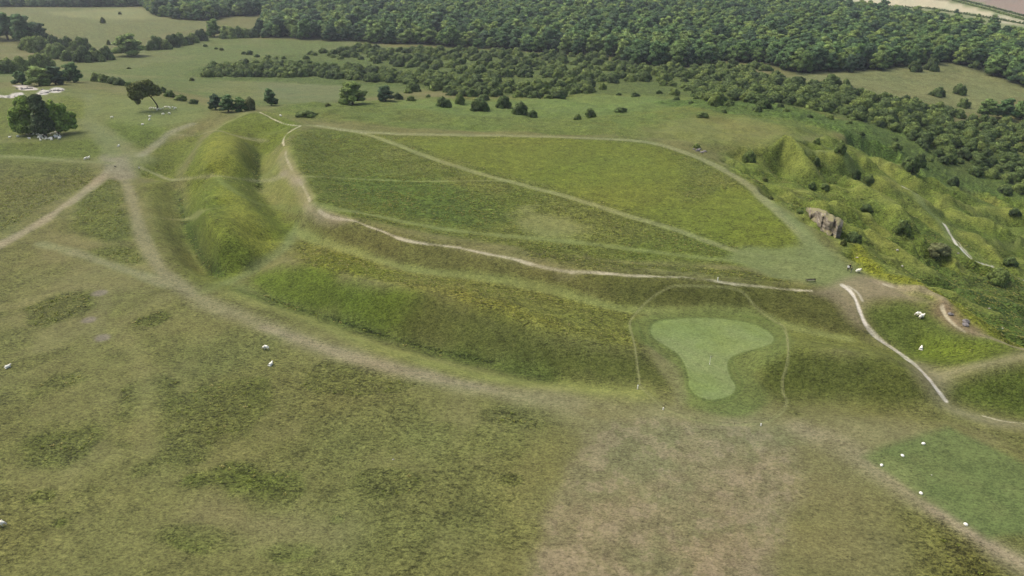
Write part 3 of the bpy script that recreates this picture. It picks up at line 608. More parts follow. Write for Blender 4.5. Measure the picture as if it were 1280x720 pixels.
# ------------------------------------------------------------------ leaf crowns
def crown_arrays(lobes, nq, size, seed, core=True, split=4):
    """lobes: (x,y,z,rx,ry,rz). leaf sprays on the outer surfaces of the lobes, a closed core inside"""
    g = np.random.default_rng(seed); L0 = np.array(lobes, float); sub = []
    for q in L0:                                                # each bough carries smaller clumps
        sub.append(np.concatenate([q[:3], q[3:] * .8]))
        for _ in range(split):
            dd = g.normal(size=3); dd /= np.linalg.norm(dd); dd[2] = abs(dd[2]) * .9 - .2; f_ = g.uniform(.28, .5)
            sub.append(np.concatenate([q[:3] + dd * q[3:] * .72, q[3:] * f_]))
    Lb = np.array(sub)
    area = Lb[:, 3] * Lb[:, 4] + Lb[:, 3] * Lb[:, 5]; pick = g.choice(len(Lb), nq * 2, p=area / area.sum())
    d = g.normal(size=(nq * 2, 3)); d /= np.linalg.norm(d, axis=1, keepdims=True); lb = Lb[pick]
    rad = 0.84 + 0.22 * g.random(nq * 2) ** 0.8
    # dents and gaps
    p = lb[:, :3] + d * lb[:, 3:] * rad[:, None]
    nn = fbm(p[:, 0] + p[:, 2] * .7, p[:, 1] - p[:, 2] * .6, Lb[:, 3].mean() * 0.8, 2, seed)
    ok = nn > -0.42
    for q in Lb:
        ok &= (((p - q[:3]) / q[3:]) ** 2).sum(1) > 0.64
    ok &= p[:, 2] > Lb[:, 2].min() - Lb[:, 5].max() * .9
    p = p[ok][:nq]; d = d[ok][:nq]; n = d + g.normal(size=d.shape) * 0.38; n[:, 2] += 0.25; n /= np.linalg.norm(n, axis=1, keepdims=True)
    a = np.cross(n, g.normal(size=n.shape)); a /= np.linalg.norm(a, axis=1, keepdims=True); b = np.cross(n, a)
    s = size * (0.6 + 0.8 * g.random(len(p)))[:, None]; asp = (0.55 + .45 * g.random(len(p)))[:, None]
    v = np.stack([p - a * s, p - b * s * asp + n * s * .25, p + a * s, p + b * s * asp - n * s * .12], 1).reshape(-1, 3)
    f = [tuple(range(4 * i, 4 * i + 4)) for i in range(len(p))]
    vs_ = [v]; off = len(v)
    if core:
        for q in L0:
            bm = bmesh.new(); bmesh.ops.create_icosphere(bm, subdivisions=1, radius=1)
            cv = np.array([x.co[:] for x in bm.verts]) * q[3:] * 0.72 + q[:3]
            f += [tuple(w.index + off for w in fc.verts) for fc in bm.faces]; vs_.append(cv); off += len(cv); bm.free()
    return np.concatenate(vs_), f
def mesh_of(name, v, f, m, soft=None):
    me = bpy.data.meshes.new(name); me.from_pydata([tuple(q) for q in v], [], f); me.materials.append(m); me.update()
    if soft is not None:                                        # leaf sprays take the roundness of the crown they sit on
        v = np.asarray(v); me.polygons.foreach_set('use_smooth', np.ones(len(f), bool)); fn = np.zeros(len(f) * 3, np.float32); me.polygons.foreach_get('normal', fn); fn = fn.reshape(-1, 3)
        vn = np.zeros_like(v); 
        for i, fc in enumerate(f): vn[list(fc)] = fn[i]
        d = v - np.array([0, 0, v[:, 2].max() * .38]) if soft == 'one' else v - soft; d /= np.linalg.norm(d, axis=1, keepdims=True) + 1e-9
        o = d * .62 + vn * .48; o /= np.linalg.norm(o, axis=1, keepdims=True) + 1e-9
        me.normals_split_custom_set_from_vertices(o.astype(np.float32).tolist())
    return me
def dome_lobes(r, h, z0, n, seed, big=0.5, flat=1.0):
    g = random.Random(seed); out = [(0, 0, z0 + (h - z0) * .45, r * .62, r * .62, (h - z0) * .46)]
    for i in range(n):
        a = i * 2.399 + g.random(); e = (i + .5) / n; rr = r * (0.66 * math.sqrt(1 - e ** 2.6)) * g.uniform(.85, 1.15); z = z0 + (h - z0) * (.12 + .70 * e ** 1.35)
        s = r * big * g.uniform(.72, 1.15) * (1 - .25 * e)
        out.append((math.cos(a) * rr, math.sin(a) * rr, z, s, s, s * .85 * flat))
    return out
def trunk_mesh(name, pts, limbs=()):
    """tapered tube(s): pts = (x,y,z,r)"""
    v, f = [], []
    for P_ in (pts,) + tuple(limbs):
        base = len(v); n = 7
        for i, (x, y, z, r) in enumerate(P_):
            q = P_[min(i + 1, len(P_) - 1)]; p0 = P_[max(i - 1, 0)]; dr = Vector((q[0] - p0[0], q[1] - p0[1], q[2] - p0[2])).normalized()
            a = dr.orthogonal().normalized(); b = dr.cross(a)
            for k in range(n):
                t = 2 * math.pi * k / n; c = a * math.cos(t) * r + b * math.sin(t) * r; v.append((x + c.x, y + c.y, z + c.z))
            if i: f += [(base + (i - 1) * n + k, base + (i - 1) * n + (k + 1) % n, base + i * n + (k + 1) % n, base + i * n + k) for k in range(n)]
    return mesh_of(name, v, f, BARK)
# broadleaf prototypes, unit = 1 m, 18 m high, crown radius about 5.5
TREES = []
for k in range(7):
    h = 17 + k % 3; r = 5.2 + .35 * (k % 4)
    lob = dome_lobes(r, h, .1 + .5 * (k % 2), 13, 40 + k, .46); v, f = crown_arrays(lob, 2600, .50, 60 + k, split=2)
    cm = mesh_of('crown', v, f, LEAF, 'one')
    limbs = [[(0, 0, 3.2, .28), (math.cos(a) * 2, math.sin(a) * 2, 7, .16), (math.cos(a) * 3.4, math.sin(a) * 3.4, 11, .06)] for a in (k, k + 2.1, k + 4.2)]
    tm = trunk_mesh('trunk', [(0, 0, -1, .5), (.1, 0, 2, .36), (0, .1, 7, .24), (0, 0, 13, .08)], limbs)
    TREES.append((cm, tm, h, r))
BUSHES = []                                                    # unit radius about 1, height about 1.35
for k in range(8):
    lob = dome_lobes(1.0, 1.3, 0.02, 9 + k % 3, 80 + k, .52); v, f = crown_arrays(lob, 1700, .08, 90 + k, split=2)
    v[:, 2] -= 0.12; BUSHES.append(mesh_of('foliage', v, f, BUSHL, 'one'))

def put_tree(px, py, wpx, hpx, label, cat='tree', group=None, name='broadleaf_tree', leaf=None, loc=None):
    p = ground(px, py) if loc is None else loc; q = ppm(p); cm, tm, h, r = TREES[rnd.randrange(len(TREES))]
    sx = wpx / q / (2 * r * 1.0) if wpx else rnd.uniform(.85, 1.2); sz = hpx / q / h / math.cos(PITCH) if hpx else sx * rnd.uniform(.85, 1.15)
    e = empty(name, tuple(p), rnd.uniform(0, 6.28)); e.scale = (sx, sx, sz); tag(e, label, cat, group)
    t = link('trunk', tm, e)
    c = link('crown', cm, e)
    if leaf: c.material_slots[0].link = 'OBJECT'; c.material_slots[0].material = leaf
    return e
def put_bush(px, py, wpx, hpx, label, group=None, name='hawthorn_bush', leaf=None, loc=None, rad=None, cat='bush'):
    p = ground(px, py) if loc is None else loc
    q = ppm(p); s = rad if rad else wpx / q / 2.0; sz = s * rnd.uniform(.8, 1.1) if not hpx else hpx / q / 1.25
    o = link(name, BUSHES[rnd.randrange(len(BUSHES))], None, tuple(p), rnd.uniform(0, 6.28), (s, s, sz)); tag(o, label, cat, group)
    if leaf: o.material_slots[0].link = 'OBJECT'; o.material_slots[0].material = leaf
    return o

def scatter_poly(poly_px, spacing, jitter=.42, sm=False, prob=1.0, seed=1):
    W = wpoly(poly_px, True, 14); g = np.random.default_rng(seed); out = []
    x0, x1, y0, y1 = W[:, 0].min(), W[:, 0].max(), W[:, 1].min(), W[:, 1].max()
    xs = np.arange(x0, x1, spacing); ys = np.arange(y0, y1, spacing * .87); gx, gy = np.meshgrid(xs, ys)
    gx = gx + (np.arange(len(ys)) % 2)[:, None] * spacing * .5 + g.uniform(-1, 1, gx.shape) * spacing * jitter; gy = gy + g.uniform(-1, 1, gx.shape) * spacing * jitter
    ok = inside(gx, gy, W) & (g.random(gx.shape) < prob)
    return np.stack([gx[ok], gy[ok]], -1)
def grid_height(P2):
    az = np.arctan2(P2[:, 0], P2[:, 1]); r = np.hypot(P2[:, 0], P2[:, 1])
    c = np.interp(az, azs, np.arange(NA)); k = np.interp(r, rs, np.arange(NR)); c0 = c.astype(int); k0 = k.astype(int)
    c1 = np.minimum(c0 + 1, NA - 1); k1 = np.minimum(k0 + 1, NR - 1); f = c - c0; g = k - k0
    return (ZZ[k0, c0] * (1 - f) + ZZ[k0, c1] * f) * (1 - g) + (ZZ[k1, c0] * (1 - f) + ZZ[k1, c1] * f) * g
def project(p):
    p = np.atleast_2d(p); u = p[:, 0]; d = p[:, 1] * CP - (p[:, 2] - CAMZ) * SP; v = -(p[:, 1] * SP + (p[:, 2] - CAMZ) * CP)
    return u / d * F + PW / 2, v / d * F + PH / 2
def stuff_instances(name, pts, protos, smin, smax, sz, label, seed=5):
    """one object for the mass nobody could count: points carrying copies of the same plants"""
    me = bpy.data.meshes.new(name); me.from_pydata([tuple(p) for p in pts], [], []); g = np.random.default_rng(seed)
    n = len(pts); s = g.uniform(smin, smax, n)
    a = me.attributes.new('grow', 'FLOAT_VECTOR', 'POINT'); a.data.foreach_set('vector', np.stack([s, s, s * g.uniform(sz[0], sz[1], n)], -1).astype(np.float32).ravel())
    a = me.attributes.new('turn', 'FLOAT_VECTOR', 'POINT'); a.data.foreach_set('vector', np.stack([np.zeros(n), np.zeros(n), g.uniform(0, 6.28, n)], -1).astype(np.float32).ravel())
    o = link(name, me); tag(o, label, None, None, 'stuff')
    pc = bpy.data.collections.new(name + '_kinds')
    for m in protos: pc.objects.link(bpy.data.objects.new(name + '_kind', m))
    ng = bpy.data.node_groups.new(name, 'GeometryNodeTree'); ng.interface.new_socket('Geometry', in_out='INPUT', socket_type='NodeSocketGeometry'); ng.interface.new_socket('Geometry', in_out='OUTPUT', socket_type='NodeSocketGeometry')
    N, L = ng.nodes, ng.links; gi = N.new('NodeGroupInput'); go = N.new('NodeGroupOutput'); ip = N.new('GeometryNodeInstanceOnPoints'); ci = N.new('GeometryNodeCollectionInfo')
    ci.inputs['Collection'].default_value = pc; ci.inputs['Separate Children'].default_value = True; ci.inputs['Reset Children'].default_value = True
    ip.inputs['Pick Instance'].default_value = True
    ri = N.new('FunctionNodeRandomValue'); ri.data_type = 'INT'; ri.inputs[4].default_value = 0; ri.inputs[5].default_value = len(protos) - 1
    ag = N.new('GeometryNodeInputNamedAttribute'); ag.data_type = 'FLOAT_VECTOR'; ag.inputs[0].default_value = 'grow'
    at = N.new('GeometryNodeInputNamedAttribute'); at.data_type = 'FLOAT_VECTOR'; at.inputs[0].default_value = 'turn'
    L.new(gi.outputs[0], ip.inputs['Points']); L.new(ci.outputs[0], ip.inputs['Instance']); L.new(ri.outputs[2], ip.inputs['Instance Index'])
    L.new(at.outputs[0], ip.inputs['Rotation']); L.new(ag.outputs[0], ip.inputs['Scale']); L.new(ip.outputs[0], go.inputs[0])
    md = o.modifiers.new('plants', 'NODES'); md.node_group = ng; return o

# ------------------------------------------------------------------ tussocks of long grass
def tuft_mesh(seed):
    g = random.Random(seed); v, f = [], []
    for i in range(26):
        a = g.uniform(0, 6.28); r = g.uniform(0, .24); x, y = math.cos(a) * r, math.sin(a) * r; h = g.uniform(.14, .36); lx, ly = math.cos(a) * h * 1.1 + g.gauss(0, .05), math.sin(a) * h * 1.1 + g.gauss(0, .05)
        w = g.uniform(.035, .07); px_, py_ = -math.sin(a) * w, math.cos(a) * w; b = len(v)
        v += [(x - px_, y - py_, -.05), (x + px_, y + py_, -.05), (x + lx * .45 + px_, y + ly * .45 + py_, h * .75), (x + lx * .45 - px_, y + ly * .45 - py_, h * .75), (x + lx, y + ly, h * .95)]
        f += [(b, b + 1, b + 2, b + 3), (b + 3, b + 2, b + 4)]
    return mesh_of('tuft', v, f, GRASSM)
GRASSM = leaf_mat('tussock_grass', (132, 146, 60), (150, 160, 72), (186, 178, 108), 2.0)
TUFTS = [tuft_mesh(i) for i in range(5)]
g = np.random.default_rng(77); n_t = 900000
a_ = g.uniform(-math.radians(46), math.radians(42), n_t); r_ = np.sqrt(g.uniform(70 ** 2, 330 ** 2, n_t))
ki = np.clip(np.searchsorted(rs, r_), 0, NR - 1); ci_ = np.clip(np.searchsorted(azs, a_), 0, NA - 1); tw = T[ki, ci_]
tx, ty = np.sin(a_) * r_, np.cos(a_) * r_
cl = fbm(tx, ty, 5, 3, 91)
ok = g.random(n_t) < np.clip(tw - .56, 0, .5) * np.where(r_ < 165, .05, .24) * (1 + 1.6 * cl)
tp = np.stack([tx[ok], ty[ok]], -1); tp = np.concatenate([tp, grid_height(tp)[:, None]], 1)
u, v = project(tp); okv = (u > -30) & (u < PW + 30) & (v < PH + 30); tp = tp[okv]; print('tufts', len(tp))
stuff_instances('rough_grass', tp, TUFTS, .4, 1.05, (.5, .8), 'tussocks of long rough grass on the banks and in patches on the turf', 9)

# ------------------------------------------------------------------ the wood
WP = scatter_poly(WOOD_PX, 13.5, .42, seed=3, prob=.93)
WP2 = scatter_poly([(-60,8),(60,9),(100,9),(180,8),(196,20),(230,25),(258,26),(285,21),(330,19),(345,14),(330,3.5),(100,3.0),(-60,3.0)], 10.5, .4, seed=4)
WP = np.concatenate([WP, WP2]); WZ = grid_height(WP); W3 = np.concatenate([WP, WZ[:, None]], 1)
u, v = project(W3 + [0, 0, 12]); seen = (u > -20) & (u < PW + 20) & (v > -10)
order = np.argsort(-v + np.where(seen, 0, 1e5)); first = set(order[:290].tolist())
def wood_label(u_):
    if u_ < 345: return 'tall dark broadleaf tree of the copse behind the upper left meadow', 'trees of the copse behind the left meadow'
    if u_ < 640: return 'tall rounded broadleaf tree on the wood edge behind the narrow pale meadow', 'wood edge trees behind the narrow meadow'
    if u_ < 980: return 'tall dark broadleaf tree on the wood edge behind the open hawthorn scrub', 'wood edge trees behind the scrub'
    return 'tall broadleaf tree on the wood edge bordering the pale clearing', 'wood edge trees by the pale clearing'
for i in first:
    l, g_ = wood_label(u[i]); p = W3[i]
    s = rnd.uniform(1.05, 2.1); e = put_tree(0, 0, 0, 0, l, 'tree', g_, loc=p); e.scale = (s, s, (.5 + .4 * s) * rnd.uniform(.92, 1.15))
rest = np.array([i for i in range(len(W3)) if i not in first])
stuff_instances('wood', W3[rest], [t[0] for t in TREES], 1.0, 2.15, (.55, .78), 'broad canopy of the far wood seen from above')
print('wood trees', len(W3))

# ------------------------------------------------------------------ hawthorn scrub
S = []
def scrub(poly, spacing, prob, rmin, rmax, seed, where):
    P2 = scatter_poly(poly, spacing, .45, prob=prob, seed=seed); z = grid_height(P2)
    for (x, y), zz in zip(P2, z): S.append((x, y, zz, rnd.uniform(rmin, rmax), where))
H1 = ('rounded bush in the dense hedge of bushes along the narrow field', 'bushes of the long hedge')
H2 = ('dark rounded hawthorn bush in the open scrub below the wood', 'hawthorn bushes below the wood')
H4 = ('small scattered bush standing in the bracken below the thicket', 'scattered bushes in the bracken')
H3 = ('dark rounded bush in the dense thicket beside the bracken slope', 'bushes of the thicket by the bracken')
scrub([(250,97),(300,97),(400,97),(470,103),(560,108),(620,112),(620,98),(520,92),(440,86),(380,82),(320,80),(270,86)], 8.0, .95, 3.6, 6.0, 1, H1)
scrub([(380,74),(440,75),(520,86),(640,98),(740,104),(800,104),(860,112),(880,126),(960,126),(960,108),(985,98),(960,84),(900,79),(880,80),(800,86),(760,71),(700,70),(640,65),(560,62),(450,60),(390,66)], 11, .62, 3.0, 6.2, 2, H2)
scrub([(540,112),(620,112),(700,104),(740,108),(740,116),(690,124),(650,122),(600,122),(545,120)], 10, .7, 2.8, 5.4, 3, H2)
scrub([(880,94),(960,98),(1030,108),(1090,122),(1160,132),(1215,150),(1300,150),(1300,242),(1225,222),(1170,196),(1130,168),(1060,146),(980,131),(880,126)], 9.2, .82, 3.2, 6.0, 4, H3)
scrub([(1300,150),(1500,160),(1500,280),(1300,245)], 9, .8, 3, 5.6, 5, H3)
scrub([(1130,172),(1170,198),(1215,226),(1290,255),(1290,240),(1180,190)], 10, .6, 2.4, 4.4, 6, H3)
scrub([(470,106),(560,110),(640,112),(740,112),(860,118),(960,126),(1050,146),(1000,150),(860,132),(740,124),(640,128),(520,124)], 15, .34, 1.6, 4.2, 9, H2)
scrub([(850,128),(960,132),(1050,150),(1110,165),(1170,200),(1160,215),(1080,175),(1000,150),(860,140)], 17, .4, 1.4, 3.0, 8, H4)
S = np.array([(a, b, c, d, (H1, H2, H3, H4).index(w)) for a, b, c, d, w in S])
u, v = project(S[:, :3]); vis = (u > -5) & (u < PW + 5)
order = np.argsort(np.hypot(S[:, 0], S[:, 1]) + np.where(vis, 0, 1e5)); first = order[:235]
for i in first:
    w = (H1, H2, H3, H4)[int(S[i, 4])]; put_bush(0, 0, 0, 0, w[0], w[1], loc=S[i, :3], rad=S[i, 3])
fs = set(first.tolist()); rest = np.array([i for i in range(len(S)) if i not in fs])
stuff_instances('scrub', S[rest][:, :3], BUSHES, 3.2, 6.2, (.75, 1.15), 'mass of hawthorn scrub spread over the valley below the wood')
print('bushes', len(S))

# single bushes and trees
for (x, y, w, h, l) in [
 (935,202,18,15,'dark bush in the hollow right of the fort crest track'),(1050,189,16,14,'round dark bush on the spur above the small chalk patch'),(1021,180,10,9,'small brown bush on the grassy spur left of the round dark bush'),
 (878,146,15,7,'low bush on the short turf near the bracken'),(722,150,11,9,'smaller of two dark bushes on the north slope'),(738,147,15,13,'larger of two dark bushes on the north slope'),(777,140,17,7,'low spreading bush on the north slope above the two dark bushes'),
 (650,143,20,16,'broad dark bush at the near edge of the scrub'),(665,147,14,10,'small bush tucked against the broad dark bush'),(555,134,20,14,'dark bush in front of the scrub, first of four in a row'),(575,129,13,14,'narrow upright bush in front of the scrub'),
 (600,138,24,17,'wide dark bush in front of the scrub'),(630,135,20,18,'tall dark bush in front of the scrub'),(514,126,12,7,'low bush alone on the grass slope'),(498,124,12,9,'small bush beside the tree near the big round tree'),
 (382,145,26,8,'low spreading bush below the fort corner'),(410,133,8,5,'tiny bush beside the big round tree'),
 (1040,105,24,14,'broad bush at the left end of the pale clearing'),(1057,108,11,10,'small bush beside the broad bush in the pale clearing'),(1171,120,20,13,'dark oval bush in the middle of the pale clearing'),(1199,118,17,14,'dark leaning bush on the right of the pale clearing'),
 (1133,128,13,9,'small dark bush low in the pale clearing'),(1204,134,15,13,'dark bush on the lower edge of the pale clearing'),(1164,88,18,17,'round bush on the wood edge of the pale clearing'),(1143,89,18,16,'second round bush on the wood edge of the pale clearing'),(1218,85,14,9,'grey bush at the foot of the wood beside the clearing'),
 (1015,235,11,9,'small bush in the quarry hollow, left of a pair'),(1031,236,11,8,'small bush in the quarry hollow, right of a pair'),(1069,223,12,14,'upright bush on the slope below the small chalk patch'),(1085,226,14,8,'low bush beside the upright bush on the slope'),
 (1020,206,9,11,'bush on the steep side of the quarry hollow'),(1128,288,18,16,'loose green bush on the rough slope'),(1247,352,26,18,'dark bush at the end of the white path'),(1066,303,22,14,'dark bush at the foot of the rock face'),
 (1083,262,16,8,'low bush on the rough slope above the rock face'),(1136,212,24,19,'large dark bush standing before the thicket'),(1148,206,18,16,'dark bush beside the large one before the thicket'),(1262,330,18,10,'green bush above the white path'),
 (1190,231,16,13,'grey green bush below the thicket'),(1275,240,20,14,'dark bush at the right end of the thicket'),(1268,268,14,9,'low bush on the right slope below the thicket'),(1054,306,8,8,'small dark bush in the corner of the rock face'),
 (963,249,7,5,'tiny bush on the lip of the scarp'),(1000,266,9,5,'dark scrubby bush on the lip beside the rock face'),(956,226,8,5,'low bush beside the crest track'),(1118,188,16,12,'bush in the bracken, nearest the round dark bush'),(1130,158,12,9,'small bush at the top of the bracken'),(1097,150,14,10,'round bush at the bracken edge'),
 (895,131,20,16,'round dark bush standing clear of the scrub'),(948,139,10,8,'small bush among the left bracken'),(753,112,10,10,'narrow bush at the edge of the light green slope'),
 (129,29,7,8,'small round bush alone in the upper left meadow'),(150,18,4,4,'tiny bush at the top of the upper left meadow'),(136,56,5,7,'small upright bush low in the upper left meadow'),(240,101,6,5,'small bush alone in the narrow field'),(277,63,6,4,'tiny bush on the hedge bank'),(161,86,5,2.5,'low dark tuft of bush in the middle field'),
 (205,116,10,9,'bush behind the leaning tree'),(212,121,14,9,'ragged bush behind the leaning tree, nearer the sheep'),(226,126,16,8,'low bush on the plateau edge right of the leaning tree'),(242,130,14,7,'low bush at the end of the plateau edge hedge')]:
    lf = OLIVEL if w < 9 else None
    put_bush(x, y, w, h, l, leaf=lf)
put_bush(1172, 316, 30, 13, 'wide grey brown bush beside the white path on the slope', leaf=BROWNL, name='bramble_bush')
put_bush(313, 138, 16, 18, 'grey leafless looking bush at the end of the bush group by the fort corner', leaf=BROWNL, name='elder_bush')
for (x, y, w, h, l) in [(270,137,20,20,'leftmost green tree of the group below the fort corner'),(286,140,24,22,'middle green tree of the group below the fort corner'),(301,139,20,18,'right green tree of the group below the fort corner'),
 (339,132,20,22,'dark tree standing alone above the fort corner'),(441,131,36,30,'big round dark tree alone on the slope above the fort'),(482,126,22,20,'smaller tree right of the big round tree'),
 (162,70,40,27,'broad grey green tree in the hedge between the left meadows'),(10,50,34,34,'large tree of the clump at the left edge'),(32,54,32,36,'tall tree in the middle of the left clump'),(50,52,24,24,'right hand tree of the left clump'),(-8,48,26,30,'tree at the very left of the left clump'),
 (28,106,22,18,'bright green tree above the white stone, leftmost of four'),(50,107,34,24,'large tree above the white stone, second of four'),(70,106,28,24,'tree above the white stone, third of four'),(93,103,24,25,'dark tree above the white stone, rightmost of four'),
 (268,46,22,22,'pale tree in the hedge corner of the upper left meadow'),(283,44,18,12,'small tree beside the pale hedge corner tree'),(327,44,16,20,'round light tree at the end of the narrow meadow'),(340,44,14,18,'dark tree beside the round light tree at the meadow end'),
 (1232,147,24,24,'left tree of the dark clump below the pale clearing'),(1254,149,28,27,'middle tree of the dark clump below the pale clearing'),(1276,148,24,24,'right tree of the dark clump below the pale clearing'),
 (1240,39,18,18,'dark tree on the far field corner beyond the wood'),(1264,41,14,9,'small round tree on the far field beyond the wood'),(1222,37,10,7,'small tree at the far field hedge beyond the wood'),(1243,24,9,6,'pale tree by the far hedge'),(1195,17,6,6,'tiny round tree on the far hedge line, left'),(1223,23,7,6,'tiny round tree on the far hedge line, right'),
 (1062,3,8,9,'tall tree breaking the top of the far wood')]:
    put_tree(x, y, w, h, l)
# hedges of single bushes between the left fields
def hedge(pts, step, w, h, label, group, jit=2.0):
    for (a, b) in zip(pts[:-1], pts[1:]):
        n = max(1, int(math.hypot(b[0] - a[0], b[1] - a[1]) / step))
        for i in range(n):
            t = (i + rnd.random() * .6) / n; k = rnd.uniform(.75, 1.3)
            put_bush(a[0] + (b[0] - a[0]) * t, a[1] + (b[1] - a[1]) * t + rnd.uniform(-jit, jit) * .5, w * k, h * k * rnd.uniform(.85, 1.1), label, group, name='hedge_bush')
hedge([(36,62),(60,68),(85,76),(112,77),(140,74)], 8, 22, 18, 'bushy hedge plant in the thick belt between the left clump and the broad tree', 'hedge bushes left of the broad tree')
hedge([(48,58),(80,62),(110,64)], 9, 18, 15, 'bush at the back of the thick belt left of the broad tree', 'back bushes left of the broad tree')
hedge([(186,63),(205,61),(225,57),(240,53),(258,50)], 7, 18, 15, 'bush in the hedge running right from the broad tree', 'hedge bushes right of the broad tree')
hedge([(276,47),(295,46),(322,47)], 7, 18, 13, 'bush in the hedge before the copse', 'hedge bushes before the copse')
hedge([(-5,92),(20,90),(45,86),(62,84)], 8, 20, 16, 'bush in the hedge behind the four trees by the white stone', 'hedge bushes behind the four trees')
hedge([(118,101),(135,103),(150,106),(166,110)], 6, 15, 10, 'low bush in the hedge leading to the leaning tree', 'low hedge bushes by the leaning tree')
hedge([(248,58),(268,61),(290,66)], 12, 5, 3, 'tiny bush on the bank above the middle field', 'tiny bank bushes')
hedge([(300,66),(318,70),(340,73),(360,75)], 9, 8, 5, 'small bush in the thin hedge across the middle field', 'thin hedge bushes')
# long far hedges beyond the wood, one clipped hedge each
def far_hedge(pts, wid, hgt, label):
    W = wpoly(pts, False, 4); v = []; g = np.random.default_rng(3); P_ = []
    for a, b in zip(W[:-1], W[1:]):
        n = max(1, int(np.linalg.norm(b - a) / 1.6))
        for i in range(n): P_.append(a + (b - a) * i / n)
    P_ = np.array(P_); z = grid_height(P_); vs_, fs_ = [], []; off = 0
    for i in range(len(P_)):
        for k in range(5):
            c = np.array([P_[i, 0], P_[i, 1], z[i] + hgt * .5]) + g.normal(size=3) * [wid * .4, wid * .4, hgt * .3]
            n = g.normal(size=3); a = np.cross(n, g.normal(size=3)); a /= np.linalg.norm(a); b = np.cross(n / np.linalg.norm(n), a); s = 1.3
            vs_ += [c - a * s, c - b * s, c + a * s, c + b * s]; fs_.append((off, off + 1, off + 2, off + 3)); off += 4
    tag(link('hedgerow', mesh_of('hedgerow', vs_, fs_, BUSHL)), label, 'hedge')
far_hedge([(1052,3.5),(1095,8),(1160,11),(1185,15),(1230,22),(1300,34)], 2.5, 3, 'dark clipped hedge below the cream field beyond the wood')
far_hedge([(1190,1),(1230,11),(1300,31)], 2.5, 3, 'dark hedge between the cream and the brown far fields')
far_hedge([(1196,-1),(1240,10),(1300,26)], 2, 2.5, 'second hedge along the brown far field')

# ------------------------------------------------------------------ the trees on the plateau
def special(name, px, py, label, lobes, nq, size, leaf, trunk, limbs, cat='tree'):
    p = ground(px, py); e = empty(name, tuple(p), math.atan2(p[1], p[0]) - math.pi / 2); tag(e, label, cat)
    v, f = crown_arrays(lobes, nq, size, 300 + int(px)); link('crown', mesh_of('crown', v, f, leaf), e); link('trunk', trunk_mesh('trunk', trunk, limbs), e); return e
k = 1.0 / ppm(ground(55, 166))                                   # metres per pixel at the big clump
def LB(*a): return [tuple(q * k for q in t) for t in a]
special('ash_tree', 37, 167, 'spreading yellow green tree on the left of the sheep clump', LB((-3,0,20,12,12,13),(-8,-4,27,9,9,9),(0,-6,32,9,9,9),(3,2,40,8,8,8),(-9,4,16,9,9,9),(-12,0,21,7,7,8),(2,-8,18,9,9,9),(-5,-8,12,8,8,7),(3,0,28,10,9,10),(-2,3,38,7,7,7),(-14,-2,13,5,5,5),(-8,-6,8,7,7,6),(-1,-8,7,7,6,5),(-13,-4,9,5,5,5)), 5200, .55, BIGL,
        [(2*k,0,-1,.7),(1.5*k,0,6*k,.5),(0,0,16*k,.35),(-2*k,0,32*k,.12)], [[(1.5*k,0,5*k,.35),(-6*k,-2*k,14*k,.2),(-10*k,-2*k,22*k,.08)],[(1*k,0,8*k,.3),(5*k,-4*k,18*k,.15),(6*k,-4*k,28*k,.06)]])
special('pine_tree', 57, 170, 'narrow dark tree rising in the middle of the sheep clump', LB((0,0,24,8,8,11),(-2,-2,36,8,7,9),(3,0,38,7,7,8),(1,1,46,7,6,6),(-4,0,45,4,4,5),(4,-3,27,8,7,9),(-5,-2,19,7,6,8),(4,-2,15,8,7,7),(8,-1,21,6,6,7),(-1,-8,9,7,5,6),(5,-8,10,6,5,6),(-1,-6,14,10,7,9),(-8,-4,12,7,6,8),(8,-5,12,7,6,8)), 3200, .52, DARKL,
        [(0,0,-1,.8),(0,0,10*k,.6),(0,0,30*k,.35),(0,0,44*k,.1)], [[(0,0,6*k,.4),(-4*k,-2*k,14*k,.2)],[(0,0,5*k,.4),(6*k,-3*k,13*k,.2)]])
special('ash_tree', 80, 166, 'sparser green tree on the right of the sheep clump', LB((0,0,17,11,10,12),(6,-3,20,9,8,9),(-5,-4,24,9,8,9),(3,0,31,7,7,7),(-7,0,34,7,7,8),(11,-2,14,7,6,7),(13,0,20,5,5,5),(-3,-6,12,9,8,7),(8,-5,10,7,6,5),(2,-8,8,7,6,5),(12,-5,8,5,5,4),(-4,-8,8,5,5,5)), 3200, .52, BIGL,
        [(-6*k,0,-1,.6),(-5*k,0,6*k,.45),(0,0,18*k,.3),(3*k,0,28*k,.1)], [[(-5*k,0,5*k,.3),(5*k,-2*k,13*k,.18),(11*k,-2*k,17*k,.06)]])
k = 1.0 / ppm(ground(197, 136))
special('hawthorn_tree', 198, 137, 'leaning olive green tree with its dark trunk bare below, beside the resting sheep', LB((-13,0,27,12,11,9),(-22,0,25,8,8,8),(-4,0,27,9,9,8),(1,0,25,7,7,7),(-17,-3,32,9,8,5),(-7,-2,33,9,8,5),(-24,0,19,6,6,7),(-18,-2,20,8,7,7),(-12,-3,22,8,8,6),(-26,0,27,5,5,6),(3,-1,21,5,5,5),(-21,-1,13,4,4,5),(-2,-3,22,6,6,5)), 3600, .48, OLIVEL,
        [(0,0,-1,.42),(-.5*k,0,6*k,.34),(-4*k,0,14*k,.3),(-7*k,0,18*k,.25),(-7*k,0,28*k,.12)], [[(-5*k,0,16*k,.22),(0,0,22*k,.12),(1*k,0,26*k,.05)],[(-7*k,0,18*k,.2),(-15*k,0,26*k,.12),(-22*k,0,28*k,.05)]])

